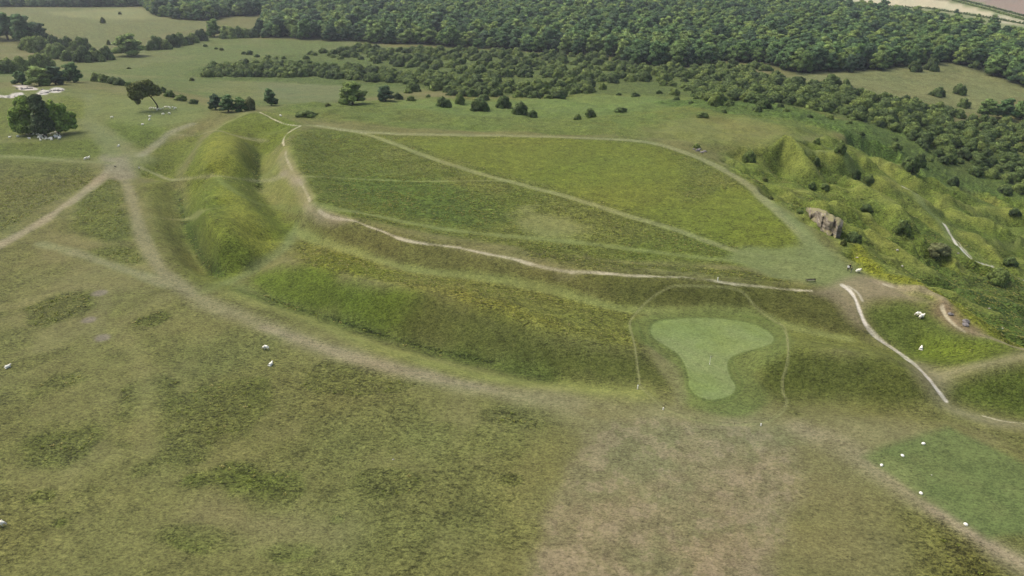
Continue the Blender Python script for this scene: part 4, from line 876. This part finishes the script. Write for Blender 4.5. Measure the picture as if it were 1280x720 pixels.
# ------------------------------------------------------------------ rocks
ROCK = mat('quarry_stone', (150, 128, 108), .9, 0, 1.3, .25, col2=(108, 88, 74)); PALE = mat('limestone', (226, 220, 206), .9, .3, 3, .1)
GREY = mat('weathered_stone', (158, 152, 146), .9, .35, 3, .1)
def bevel_cloud(name, pts_list, m):
    bm = bmesh.new()
    for (c, r, seed) in pts_list:
        g = random.Random(seed); vs_ = []
        for _ in range(16):
            d = Vector((g.gauss(0, 1), g.gauss(0, 1), g.gauss(0, 1))).normalized(); vs_.append(bm.verts.new((c[0] + d.x * r[0], c[1] + d.y * r[1], c[2] + d.z * r[2])))
        bmesh.ops.convex_hull(bm, input=vs_, use_existing_faces=False)
    bmesh.ops.delete(bm, geom=[v_ for v_ in bm.verts if not v_.link_faces], context='VERTS')
    me = bpy.data.meshes.new(name); bm.to_mesh(me); bm.free(); me.materials.append(m); return me
# quarry face: a broken wall of beds and blocks
def quarry_face():
    cols = []
    n = 30
    for i in range(n + 1):
        t = i / n; px = 1004 + t * 49; ye = 276 + t * 28; yt = np.interp(px, [1004, 1007, 1018, 1032, 1034, 1045, 1050, 1053], [272, 266, 267, 271, 274, 279, 281, 284])
        w = cast(px, ye + 2, ZZ); d = ray(px, yt); r = math.hypot(w[0], w[1]) + 8 + 3 * math.sin(t * 7); h_ = math.hypot(d[0], d[1])
        cols.append((d[0] / h_ * r, d[1] / h_ * r, CAMZ + d[2] / h_ * r, d[0] / h_, d[1] / h_))
    m_ = 26; H = 13.0; verts, faces = [], []
    for i, (x, y, zt, dx, dy) in enumerate(cols):
        for j in range(m_ + 1):
            s = j / m_; z = zt - H * s
            bed = 0.5 * math.floor(s * 9 + .7 * mnoise.noise((i * .35, s * 3, 2))) / 9 * 2.2
            blk = mnoise.cell((i * .42 + .3, s * 7.0, 5.0)) * 1.5 + mnoise.noise((i * .2, s * 4, 9)) * 1.4
            off = -bed - blk
            verts.append((x + dx * off, y + dy * off, z + mnoise.noise((i * .5, s * 5, 1)) * .25))
        for dd, dz in ((1.5, .5), (5, .2), (7.0, -13)): verts.append((x + dx * dd, y + dy * dd, zt + dz + mnoise.noise((i * .4, dd, 3)) * .4))
    R_ = m_ + 4
    rows = []
    for i in range(n + 1):
        b = i * R_; rows.append([b + m_ + 3, b + m_ + 2, b + m_ + 1] + [b + j for j in range(m_ + 1)])
    for i in range(n):
        for j in range(len(rows[0]) - 1): faces.append((rows[i][j], rows[i][j + 1], rows[i + 1][j + 1], rows[i + 1][j]))
    faces.append(tuple(rows[0])); faces.append(tuple(reversed(rows[-1])))
    return mesh_of('quarry_face', verts, faces, ROCK)
def stone_strata():
    m = bpy.data.materials.new('bedded_stone'); m.use_nodes = True; N, L = m.node_tree.nodes, m.node_tree.links; b = N['Principled BSDF']; b.inputs['Roughness'].default_value = .95
    ge = N.new('ShaderNodeNewGeometry'); mp = N.new('ShaderNodeMapping'); mp.inputs['Scale'].default_value = (.35, .35, 1.6); L.new(ge.outputs['Position'], mp.inputs[0])
    t = N.new('ShaderNodeTexNoise'); t.inputs['Scale'].default_value = 1.0; t.inputs['Detail'].default_value = 6; t.inputs['Roughness'].default_value = .7; L.new(mp.outputs[0], t.inputs[0])
    cr = N.new('ShaderNodeValToRGB'); e = cr.color_ramp.elements; e[0].position = .36; e[0].color = (*lin((108, 96, 82)), 1); e[1].position = .66; e[1].color = (*lin((196, 184, 166)), 1)
    x = e.new(.5); x.color = (*lin((152, 141, 118)), 1); L.new(t.outputs['Fac'], cr.inputs[0])
    # grass on the flat tops
    sp_ = N.new('ShaderNodeSeparateXYZ'); L.new(ge.outputs['True Normal'], sp_.inputs[0]); r = N.new('ShaderNodeMapRange'); r.inputs[1].default_value = .55; r.inputs[2].default_value = .8; L.new(sp_.outputs[2], r.inputs[0])
    mx = N.new('ShaderNodeMix'); mx.data_type = 'RGBA'; mx.inputs[7].default_value = (*lin((150, 144, 100)), 1); L.new(r.outputs[0], mx.inputs[0]); L.new(cr.outputs[0], mx.inputs[6]); L.new(mx.outputs[2], b.inputs['Base Color'])
    bp = N.new('ShaderNodeBump'); bp.inputs['Distance'].default_value = .5; L.new(t.outputs['Fac'], bp.inputs['Height']); L.new(bp.outputs[0], b.inputs['Normal']); return m
qm = quarry_face(); qm.materials[0] = stone_strata()
tag(link('rock_face', qm), 'broken brown stone quarry face on the scarp edge above the slope', 'rock face')
def rocks(name, px, py, n, spread, size, label, m, cat='rocks', group=None):
    p = ground(px, py); L_ = [((rnd.gauss(0, spread), rnd.gauss(0, spread * .6), size * .2), (size * rnd.uniform(.6, 1.2), size * rnd.uniform(.6, 1.1), size * rnd.uniform(.4, .8)), rnd.random()) for _ in range(n)]
    tag(link(name, bevel_cloud(name, L_, m), None, tuple(p)), label, cat, group)
for (x, y, s, l) in [(867,187,.9,'pale limestone boulder left of the crest track rocks'),(872,189,1.1,'pale boulder in the middle of the crest track rocks'),(877,191,.9,'pale boulder nearest the crest track'),(881,190,1.2,'largest pale boulder right of the crest track rocks'),(874,187,.8,'small pale boulder behind the crest track rocks')]:
    rocks('boulder', x, y, 1, 0, s, l, GREY, 'boulder')
put_bush(871, 185, 10, 6, 'small bush behind the pale boulders on the crest track')
for (x, y, s, l) in [(1206,403,1.15,'large grey boulder beside the eroded path'),(1209,407,.9,'darker grey boulder behind the large one by the eroded path'),(1191,393,.7,'pinkish flat stone beside the eroded path'),(1120,313,.6,'white stone on the rough slope below the scarp'),(1195,317,.5,'white stone beside the white path and the brown bush'),
                     (1128,333,.45,'small pale stone on the bright green slope'),(1237,386,.4,'small pale stone on the dark green slope'),(1253,411,.4,'small pale stone above the right rampart'),(491,575,.22,'tiny white stone on the open turf'),(1166,596,.2,'tiny pale stone in the middle of the tee box'),(1070,322,.4,'pale stone on the scarp lip')]:
    rocks('stone', x, y, 2 if s > .8 else 1, .3, s, l, GREY if s > .5 and x > 1180 else PALE, 'stone')
rocks('stone_heap', 54, 116.5, 12, 1.6, 1.0, 'bright white heap of limestone above the big sheep clump', PALE, 'stone heap')
rocks('stone_heap', 31, 111, 16, 2.6, .8, 'long grey white heap of limestone left of the bright heap', GREY, 'stone heap')
rocks('stone_heap', 71, 113.5, 14, 1.9, .8, 'pale heap of limestone right of the bright heap', GREY, 'stone heap')
rocks('stone_heap', 12, 121, 14, 2.6, .6, 'cream heap of limestone at the left edge of the picture', PALE, 'stone heap')

# ------------------------------------------------------------------ skinned figures
def skin(name, verts, edges, rad, mats, pick, level=1, scale=1.0):
    me = bpy.data.meshes.new(name + '_bones'); me.from_pydata(verts, edges, []); o = bpy.data.objects.new(name + '_bones', me); COL.objects.link(o)
    o.modifiers.new('s', 'SKIN'); ss = o.modifiers.new('u', 'SUBSURF'); ss.levels = level; ss.render_levels = level
    for i, r in enumerate(rad):
        sv = me.skin_vertices[0].data[i]; sv.radius = (r, r) if not isinstance(r, tuple) else r; sv.use_root = (i == 0)
    dg = bpy.context.evaluated_depsgraph_get(); dg.update(); out = bpy.data.meshes.new_from_object(o.evaluated_get(dg)); out.name = name
    bpy.data.objects.remove(o); bpy.data.meshes.remove(me)
    for m in mats: out.materials.append(m)
    for p in out.polygons: p.material_index = pick(p.center); p.use_smooth = True
    return out
WOOL = mat('wool', (290, 286, 262), .95, .12, 9, .03); FACE = mat('sheep_face', (245, 236, 212), .8, .2, 9); DARKF = mat('dark_face', (46, 42, 38), .8, .2, 9); DOGC = mat('dog_coat', (52, 48, 44), .8, .3, 9)
def sheep_mesh(pose, face):
    if pose == 'lie':
        zb = .26; v = [(0, 0, zb), (.34, 0, zb + .02), (-.36, 0, zb), (.56, 0, zb + .22), (.70, .02, zb + .30), (.84, .03, zb + .24)]
        e = [(0, 1), (0, 2), (1, 3), (3, 4), (4, 5)]; r = [.29, .25, .25, .13, .105, .06]
        for sy in (-1, 1):
            b = len(v); v += [(.38, sy * .18, .12), (.58, sy * .2, .06)]; e += [(1, b), (b, b + 1)]; r += [.07, .045]
            b = len(v); v += [(-.28, sy * .26, .12), (-.1, sy * .34, .06)]; e += [(2, b), (b, b + 1)]; r += [.09, .045]
            b = len(v); v += [(.68, sy * .14, zb + .34)]; e += [(4, b)]; r += [.03]
    else:
        zb = .62; hd = [(.58, 0, zb + .0), (.72, 0, zb - .26), (.80, 0, zb - .46)] if pose == 'graze' else [(.54, 0, zb + .2), (.68, 0, zb + .33), (.86, 0, zb + .26)]
        v = [(0, 0, zb), (.33, 0, zb + .02), (-.36, 0, zb + .01)] + hd; e = [(0, 1), (0, 2), (1, 3), (3, 4), (4, 5)]; r = [.29, .25, .25, .13, .10, .055]
        for sy in (-1, 1):
            b = len(v); v += [(.30, sy * .14, .42), (.31, sy * .14, .22), (.31, sy * .14, .03)]; e += [(1, b), (b, b + 1), (b + 1, b + 2)]; r += [.09, .045, .04]
            b = len(v); v += [(-.36, sy * .14, .42), (-.43, sy * .14, .24), (-.38, sy * .14, .03)]; e += [(2, b), (b, b + 1), (b + 1, b + 2)]; r += [.10, .045, .04]
            h = v[4]; b = len(v); v += [(h[0] - .04, sy * .15, h[2] + .05)]; e += [(4, b)]; r += [.03]
        b = len(v); v += [(-.62, 0, zb - .06)]; e += [(2, b)]; r += [.05]
    m = skin('sheep', v, e, r, [WOOL, face], lambda c: 1 if (c[0] > .62 or c[2] < .3 * (pose != 'lie')) else 0, 2)
    for q in m.vertices:
        c = q.co
        if c.x < .5 and c.z > .25: q.co += Vector((mnoise.noise(c * 9), mnoise.noise(c * 9 + Vector((5, 0, 0))), mnoise.noise(c * 9 + Vector((0, 7, 0))))) * .025
    return m
SH = {(p, f): sheep_mesh(p, FACE if f == 'w' else DARKF) for p in ('stand', 'graze', 'lie') for f in 'wd'}
def sheep(px, py, pose='graze', f='w', rz=None, label='', group=None, s=1.22):
    p = ground(px, py); o = link('sheep', SH[(pose, f)], None, tuple(p), rnd.uniform(0, 6.28) if rz is None else rz, (s, s, s)); tag(o, label, 'sheep', group)
for a in [(333,437,'graze','w',3.1,'white sheep grazing side on, upper of two on the open turf below the long track'),(338,457,'lie','w',1.2,'white sheep lying on the open turf, lower of two below the long track'),(9,460,'lie','w',.8,'white sheep lying alone on the turf at the left edge'),(1,658,'graze','w',.2,'white sheep on the turf in the lower left corner'),
          (1148,395,'graze','w',3.0,'white sheep grazing in the hollow, upper of the pair'),(1151,398,'stand','w',.3,'white sheep standing close in front of another in the hollow'),(1151,437,'lie','w',1.0,'white sheep alone in the hollow right of the chalk path'),
          (107,200,'stand','w',1.2,'white sheep left of a pair beside the thin left path'),(111,199,'stand','w',1.4,'white sheep right of a pair beside the thin left path'),(148,183,'lie','w',1.5,'white sheep alone just above the track junction'),(140,148,'graze','w',.1,'white sheep between the big clump and the leaning tree'),
          (187,146,'lie','w',0,'upper white sheep of two below the leaning tree'),(187,151,'stand','w',1.5,'lower white sheep of two below the leaning tree'),(178,156,'lie','w',0.1,'white sheep at the edge of the long green grass below the leaning tree'),(204,144,'graze','w',.1,'white sheep just below the flock, left of two'),(212,143,'graze','w',3,'white sheep just below the flock, right of two'),
          (351,146,'graze','w',2.4,'white sheep behind the fort corner path'),(1072,341,'stand','d',.1,'pale sheep with dark face beside the two people'),(12,172,'lie','w',.2,'white sheep left of the big clump, outermost'),(22,171,'lie','w',.4,'white sheep left of the big clump, nearer the flock')]:
    sheep(*a[:5], label=a[5])
g = random.Random(21)
cnt = 0
for i in range(44):
    a = g.uniform(0, math.pi); x = 56 + math.cos(a) * g.uniform(8, 27) + g.uniform(-3, 3); y = 171.5 + g.uniform(-4.5, 4.5) - abs(x - 56) * .05
    sheep(x, y, g.choice(['lie', 'lie', 'stand', 'graze']), g.choice('wwwd'), None, 'pale sheep resting in the crowded flock under the big tree clump', 'sheep under the big tree clump', 1.15)
for i in range(15):
    x = 188 + i * 2.3 + g.uniform(-.8, .8); sheep(x, 136.5 + g.uniform(-1.3, 1.3) - (x > 205), g.choice(['lie', 'stand']), 'w', None, 'pale sheep in the line resting beside the leaning tree', 'sheep beside the leaning tree', 1.1)

SKIN = mat('skin', (196, 156, 130), .6); HAIR = mat('hair', (60, 46, 36), .7, .3, 20)
def person_mesh(top, low, walk=.0, arm=.0):
    v = [(0, 0, .98), (0, 0, 1.15), (0, 0, 1.38), (0, 0, 1.50), (0, .01, 1.60), (0, .02, 1.70)]; e = [(0, 1), (1, 2), (2, 3), (3, 4), (4, 5)]
    r = [(.16, .11), (.14, .10), (.17, .11), .055, .085, .08]
    for s in (-1, 1):
        b = len(v); v += [(s * .09, 0, .88), (s * .10, s * walk * .5 + .02, .50), (s * .10, s * walk - .02, .09), (s * .10, s * walk + .14, .04)]; e += [(0, b), (b, b + 1), (b + 1, b + 2), (b + 2, b + 3)]; r += [.095, .065, .045, .038]
        b = len(v); v += [(s * .20, 0, 1.40), (s * .25, -s * walk * .3, 1.13), (s * .26, -s * walk * .6 + .1 + arm, .90 + arm), (s * .26, -s * walk * .7 + .14 + arm, .81 + arm)]; e += [(2, b), (b, b + 1), (b + 1, b + 2), (b + 2, b + 3)]; r += [.06, .047, .036, .04]
        for q in range(5):                                       # four fingers and a thumb, slightly curled
            h = v[b + 3]; c = len(v)
            if q < 4: v += [(h[0], h[1] + .02 - .018 * q, h[2] - .06), (h[0] - s * .012, h[1] + .028 - .018 * q, h[2] - .10 + .006 * abs(q - 1))]
            else: v += [(h[0], h[1] + .045, h[2] - .02), (h[0], h[1] + .06, h[2] - .05)]
            e += [(b + 3, c), (c, c + 1)]; r += [.009, .008]
    b = len(v); v += [(0, .105, 1.62)]; e += [(4, b)]; r += [.018]
    def pick(c):
        if c[2] > 1.47 or (c[2] < .93 and abs(c[0]) > .2): return 0
        if c[2] > .97 or abs(c[0]) > .19: return 1
        return 3 if c[2] < .08 else 2
    return skin('body', v, e, r, [SKIN, top, low, DARKF], pick, 2)
def hair_mesh():
    bm = bmesh.new(); bmesh.ops.create_uvsphere(bm, u_segments=14, v_segments=9, radius=.105)
    bmesh.ops.delete(bm, geom=[q for q in bm.verts if q.co.z < -.045 or (q.co.y > .05 and q.co.z < .05)], context='VERTS')
    for q in bm.verts: q.co = Vector((q.co.x * .95, q.co.y * 1.05, q.co.z * 1.05 + 1.68))
    bmesh.ops.solidify(bm, geom=bm.faces[:], thickness=.012); me = bpy.data.meshes.new('hair'); bm.to_mesh(me); bm.free(); me.materials.append(HAIR); return me
def person(px, py, top, low, rz, label, walk=0.0, arm=0.0):
    e = empty('person', tuple(ground(px, py)), rz); tag(e, label, 'person'); link('body', person_mesh(top, low, walk, arm), e); link('hair', hair_mesh(), e)
WHITE = mat('white_cloth', (285, 284, 280), .8, .05); NAVY = mat('navy_cloth', (50, 54, 66), .8, .2); GRYC = mat('grey_cloth', (120, 122, 128), .8, .2); BLK = mat('black_cloth', (38, 38, 42), .8, .2)
person(174.5, 213, WHITE, BLK, 2.6, 'person in a white top and dark trousers walking at the track junction', .22)
person(1059.5, 338.5, WHITE, BLK, 2.2, 'person in a white top standing on the mown crest beside the bench')
person(1063.5, 341, NAVY, GRYC, .9, 'person in a dark jacket and grey trousers standing beside the one in white', .05, .12)
person(1061.8, 337.2, BLK, NAVY, 2.9, 'person in black standing behind the one in white', 0)
p = ground(144.5, 209.5)
dv = [(0, 0, .42), (.24, 0, .44), (-.26, 0, .42), (.38, 0, .56), (.50, 0, .60), (.62, 0, .56), (-.48, 0, .52)]; de = [(0, 1), (0, 2), (1, 3), (3, 4), (4, 5), (2, 6)]; dr = [.12, .15, .11, .075, .08, .04, .02]
for sy in (-1, 1):
    b = len(dv); dv += [(.24, sy * .09, .24), (.25, sy * .09, .03)]; de += [(1, b), (b, b + 1)]; dr += [.045, .028]
    b = len(dv); dv += [(-.24, sy * .09, .28), (-.34, sy * .09, .16), (-.28, sy * .09, .03)]; de += [(2, b), (b, b + 1), (b + 1, b + 2)]; dr += [.06, .032, .028]
    b = len(dv); dv += [(.46, sy * .07, .68)]; de += [(4, b)]; dr += [.025]
tag(link('dog', skin('dog', dv, de, dr, [DOGC], lambda c: 0, 1), None, tuple(p), 2.8, (1.1,) * 3), 'small dark dog on the pale track junction left of the walker', 'dog')

# ------------------------------------------------------------------ golf things and bench
def box(bm, x0, x1, y0, y1, z0, z1, bev=.01):
    r = bmesh.ops.create_cube(bm, size=1); vs_ = r['verts']
    for q in vs_: q.co = Vector(((x0 + x1) / 2 + q.co.x * (x1 - x0), (y0 + y1) / 2 + q.co.y * (y1 - y0), (z0 + z1) / 2 + q.co.z * (z1 - z0)))
    if bev: bmesh.ops.bevel(bm, geom=list({ed for q in vs_ for ed in q.link_edges}), offset=bev, segments=1, affect='EDGES')
def done(name, bm, m, parent): 
    me = bpy.data.meshes.new(name); bm.to_mesh(me); bm.free(); me.materials.append(m); return link(name, me, parent)
def cyl(bm, x, y, z0, z1, r0, r1=None, seg=10):
    r = bmesh.ops.create_cone(bm, cap_ends=True, segments=seg, radius1=r0, radius2=r0 if r1 is None else r1, depth=z1 - z0)
    for q in r['verts']: q.co += Vector((x, y, (z0 + z1) / 2))
PAINT = mat('white_paint', (285, 282, 266), .5, .05); WOODM_ = mat('weathered_wood', (88, 80, 66), .8, .35, 5, .01); SEATM = mat('pale_oak', (178, 176, 162), .8, .2, 5); ROPE = mat('rope', (170, 168, 120), .9, .2)
e = empty('golf_flag', tuple(ground(887, 455))); tag(e, 'golf flagstick with pale flag in the hole of the green', 'golf flag')
bm = bmesh.new(); cyl(bm, 0, 0, 0, 2.15, .035, .03); done('pole', bm, PAINT, e)
bm = bmesh.new(); 
for i in range(6):
    for j in range(3): pass
vs_, fs_ = [], []
for side in (0, .012):
    for i in range(7):
        for j in range(4): vs_.append((.03 + i * .07, math.sin(i * .9) * .03 + side, 2.12 - j * .12 - i * .006))
for s_ in (0, 28):
    for i in range(6):
        for j in range(3): a = s_ + i * 4 + j; fs_.append((a, a + 1, a + 5, a + 4))
link('flag', mesh_of('flag', vs_, fs_, mat('flag_cloth', (226, 224, 170), .7)), e)
bm = bmesh.new(); cyl(bm, 0, 0, .001, .02, .11, .11, 16); done('cup', bm, PAINT, e)
# marker stones of the tee
bm = bmesh.new(); bmesh.ops.create_icosphere(bm, subdivisions=3, radius=.3)
for q in bm.verts: q.co = Vector((q.co.x * 1.15, q.co.y * .9, q.co.z * .8 + .12)) * (1 + mnoise.noise(q.co * 4) * .12)
mm = bpy.data.meshes.new('tee_marker'); bm.to_mesh(mm); bm.free(); mm.materials.append(PAINT)
for p_ in mm.polygons: p_.use_smooth = True
for (x, y, l) in [(1102,582,'white marker on the left edge of the tee box'),(1128,570,'white marker second along the far edge of the tee box'),(1154,555,'white marker furthest up the tee box'),(1151,617,'white marker on the near edge of the tee box by the worn track'),(1207,656,'white marker nearest the lower right corner of the tee box')]:
    tag(link('tee_marker', mm, None, tuple(ground(x, y)), rnd.random() * 6), l, 'tee marker')
# marker post on the crest
e = empty('marker_post', tuple(ground(897, 351))); tag(e, 'short white marker post on the crest path above the green', 'marker post')
bm = bmesh.new(); box(bm, -.09, .09, -.09, .09, -.1, .95, .015); done('post', bm, PAINT, e); bm = bmesh.new(); cyl(bm, 0, 0, .95, 1.03, .1, .02, 8); done('cap', bm, PAINT, e)
# rope fence round the green
FW = wpoly(smooth(FENCE, True, 3), True, 6); FZ = grid_height(FW); c0 = ground(885, 460)
e = empty('rope_fence', tuple(c0)); tag(e, 'thin rope fence on low posts around the golf green', 'fence')
pts_ = [Vector((a[0] - c0[0], a[1] - c0[1], z - c0[2])) for a, z in zip(FW, FZ)]
acc = 0; bm = bmesh.new(); cyl(bm, 0, 0, -.1, .75, .035, .03, 6); pm = bpy.data.meshes.new('post'); bm.to_mesh(pm); bm.free(); pm.materials.append(WOODM_)
tops = []; last = None
for i, q in enumerate(pts_):
    if last is None or (q - last).length > 6.5: link('post', pm, e, tuple(q)); tops.append(q + Vector((0, 0, .7))); last = q
vs_, fs_ = [], []; path = []
for a, b in zip(tops, tops[1:] + tops[:1]):
    for k_ in range(6): t = k_ / 6; path.append(a.lerp(b, t) - Vector((0, 0, .12 * 4 * t * (1 - t))))
n_ = len(path)
for i, q in enumerate(path):
    d_ = (path[(i + 1) % n_] - path[i - 1]).normalized(); s_ = d_.cross(Vector((0, 0, 1))).normalized(); u_ = s_.cross(d_)
    for k_ in range(4): t = k_ * math.pi / 2; w_ = q + (s_ * math.cos(t) + u_ * math.sin(t)) * .02; vs_.append(tuple(w_))
    for k_ in range(4): fs_.append((i * 4 + k_, i * 4 + (k_ + 1) % 4, ((i + 1) % n_) * 4 + (k_ + 1) % 4, ((i + 1) % n_) * 4 + k_))
link('rope', mesh_of('rope', vs_, fs_, ROPE), e)
for (x, y, h_, l) in [(797,486,.9,'white post on the left corner of the rope fence'),(829,512,.45,'low white post at the lower left of the rope fence'),(951,532,.45,'low white post at the lower right of the rope fence')]:
    e = empty('fence_marker', tuple(ground(x, y))); tag(e, l, 'marker post'); bm = bmesh.new(); cyl(bm, 0, 0, -.1, h_, .13, .11, 10); done('post', bm, PAINT, e); bm = bmesh.new(); cyl(bm, 0, 0, h_ + .002, h_ + .1, .14, .05, 10); done('cap', bm, PAINT, e)
# bench
e = empty('bench', tuple(ground(1013, 352)), .12); tag(e, 'dark wooden bench with a pale seat facing away from the camera on the mown crest', 'bench')
bm = bmesh.new()
for i in range(4): box(bm, -1.0, 1.0, -.28 + i * .15, -.15 + i * .15, .45, .49)
done('seat', bm, SEATM, e); bm = bmesh.new()
for i in range(3): box(bm, -1.05, 1.05, -.36, -.32, .58 + i * .14, .69 + i * .14)
done('backrest', bm, WOODM_, e)
for sx in (-1, 1):
    for sy, h_ in ((-.34, .98), (.28, .66)):
        bm = bmesh.new(); box(bm, sx * 1.08 - .05, sx * 1.08 + .05, sy - .05, sy + .05, -.08, h_); done('leg', bm, WOODM_, e)
    bm = bmesh.new(); box(bm, sx * 1.08 - .07, sx * 1.08 + .07, -.28, .36, .665, .71); done('armrest', bm, WOODM_, e)

# ------------------------------------------------------------------ air
bm = bmesh.new(); bmesh.ops.create_cube(bm, size=1)
for q in bm.verts: q.co = Vector((q.co.x * 7200, q.co.y * 7200, -80 + (q.co.z + .5) * 175))
me = bpy.data.meshes.new('haze'); bm.to_mesh(me); bm.free(); hm = bpy.data.materials.new('haze'); hm.use_nodes = True; N = hm.node_tree.nodes
N.remove(N['Principled BSDF']); pv = N.new('ShaderNodeVolumePrincipled'); pv.inputs['Density'].default_value = 0.00008; pv.inputs['Color'].default_value = (.82, .88, .95, 1); pv.inputs['Anisotropy'].default_value = .3
hm.node_tree.links.new(pv.outputs[0], N['Material Output'].inputs['Volume']); me.materials.append(hm); tag(link('haze', me), kind='stuff')
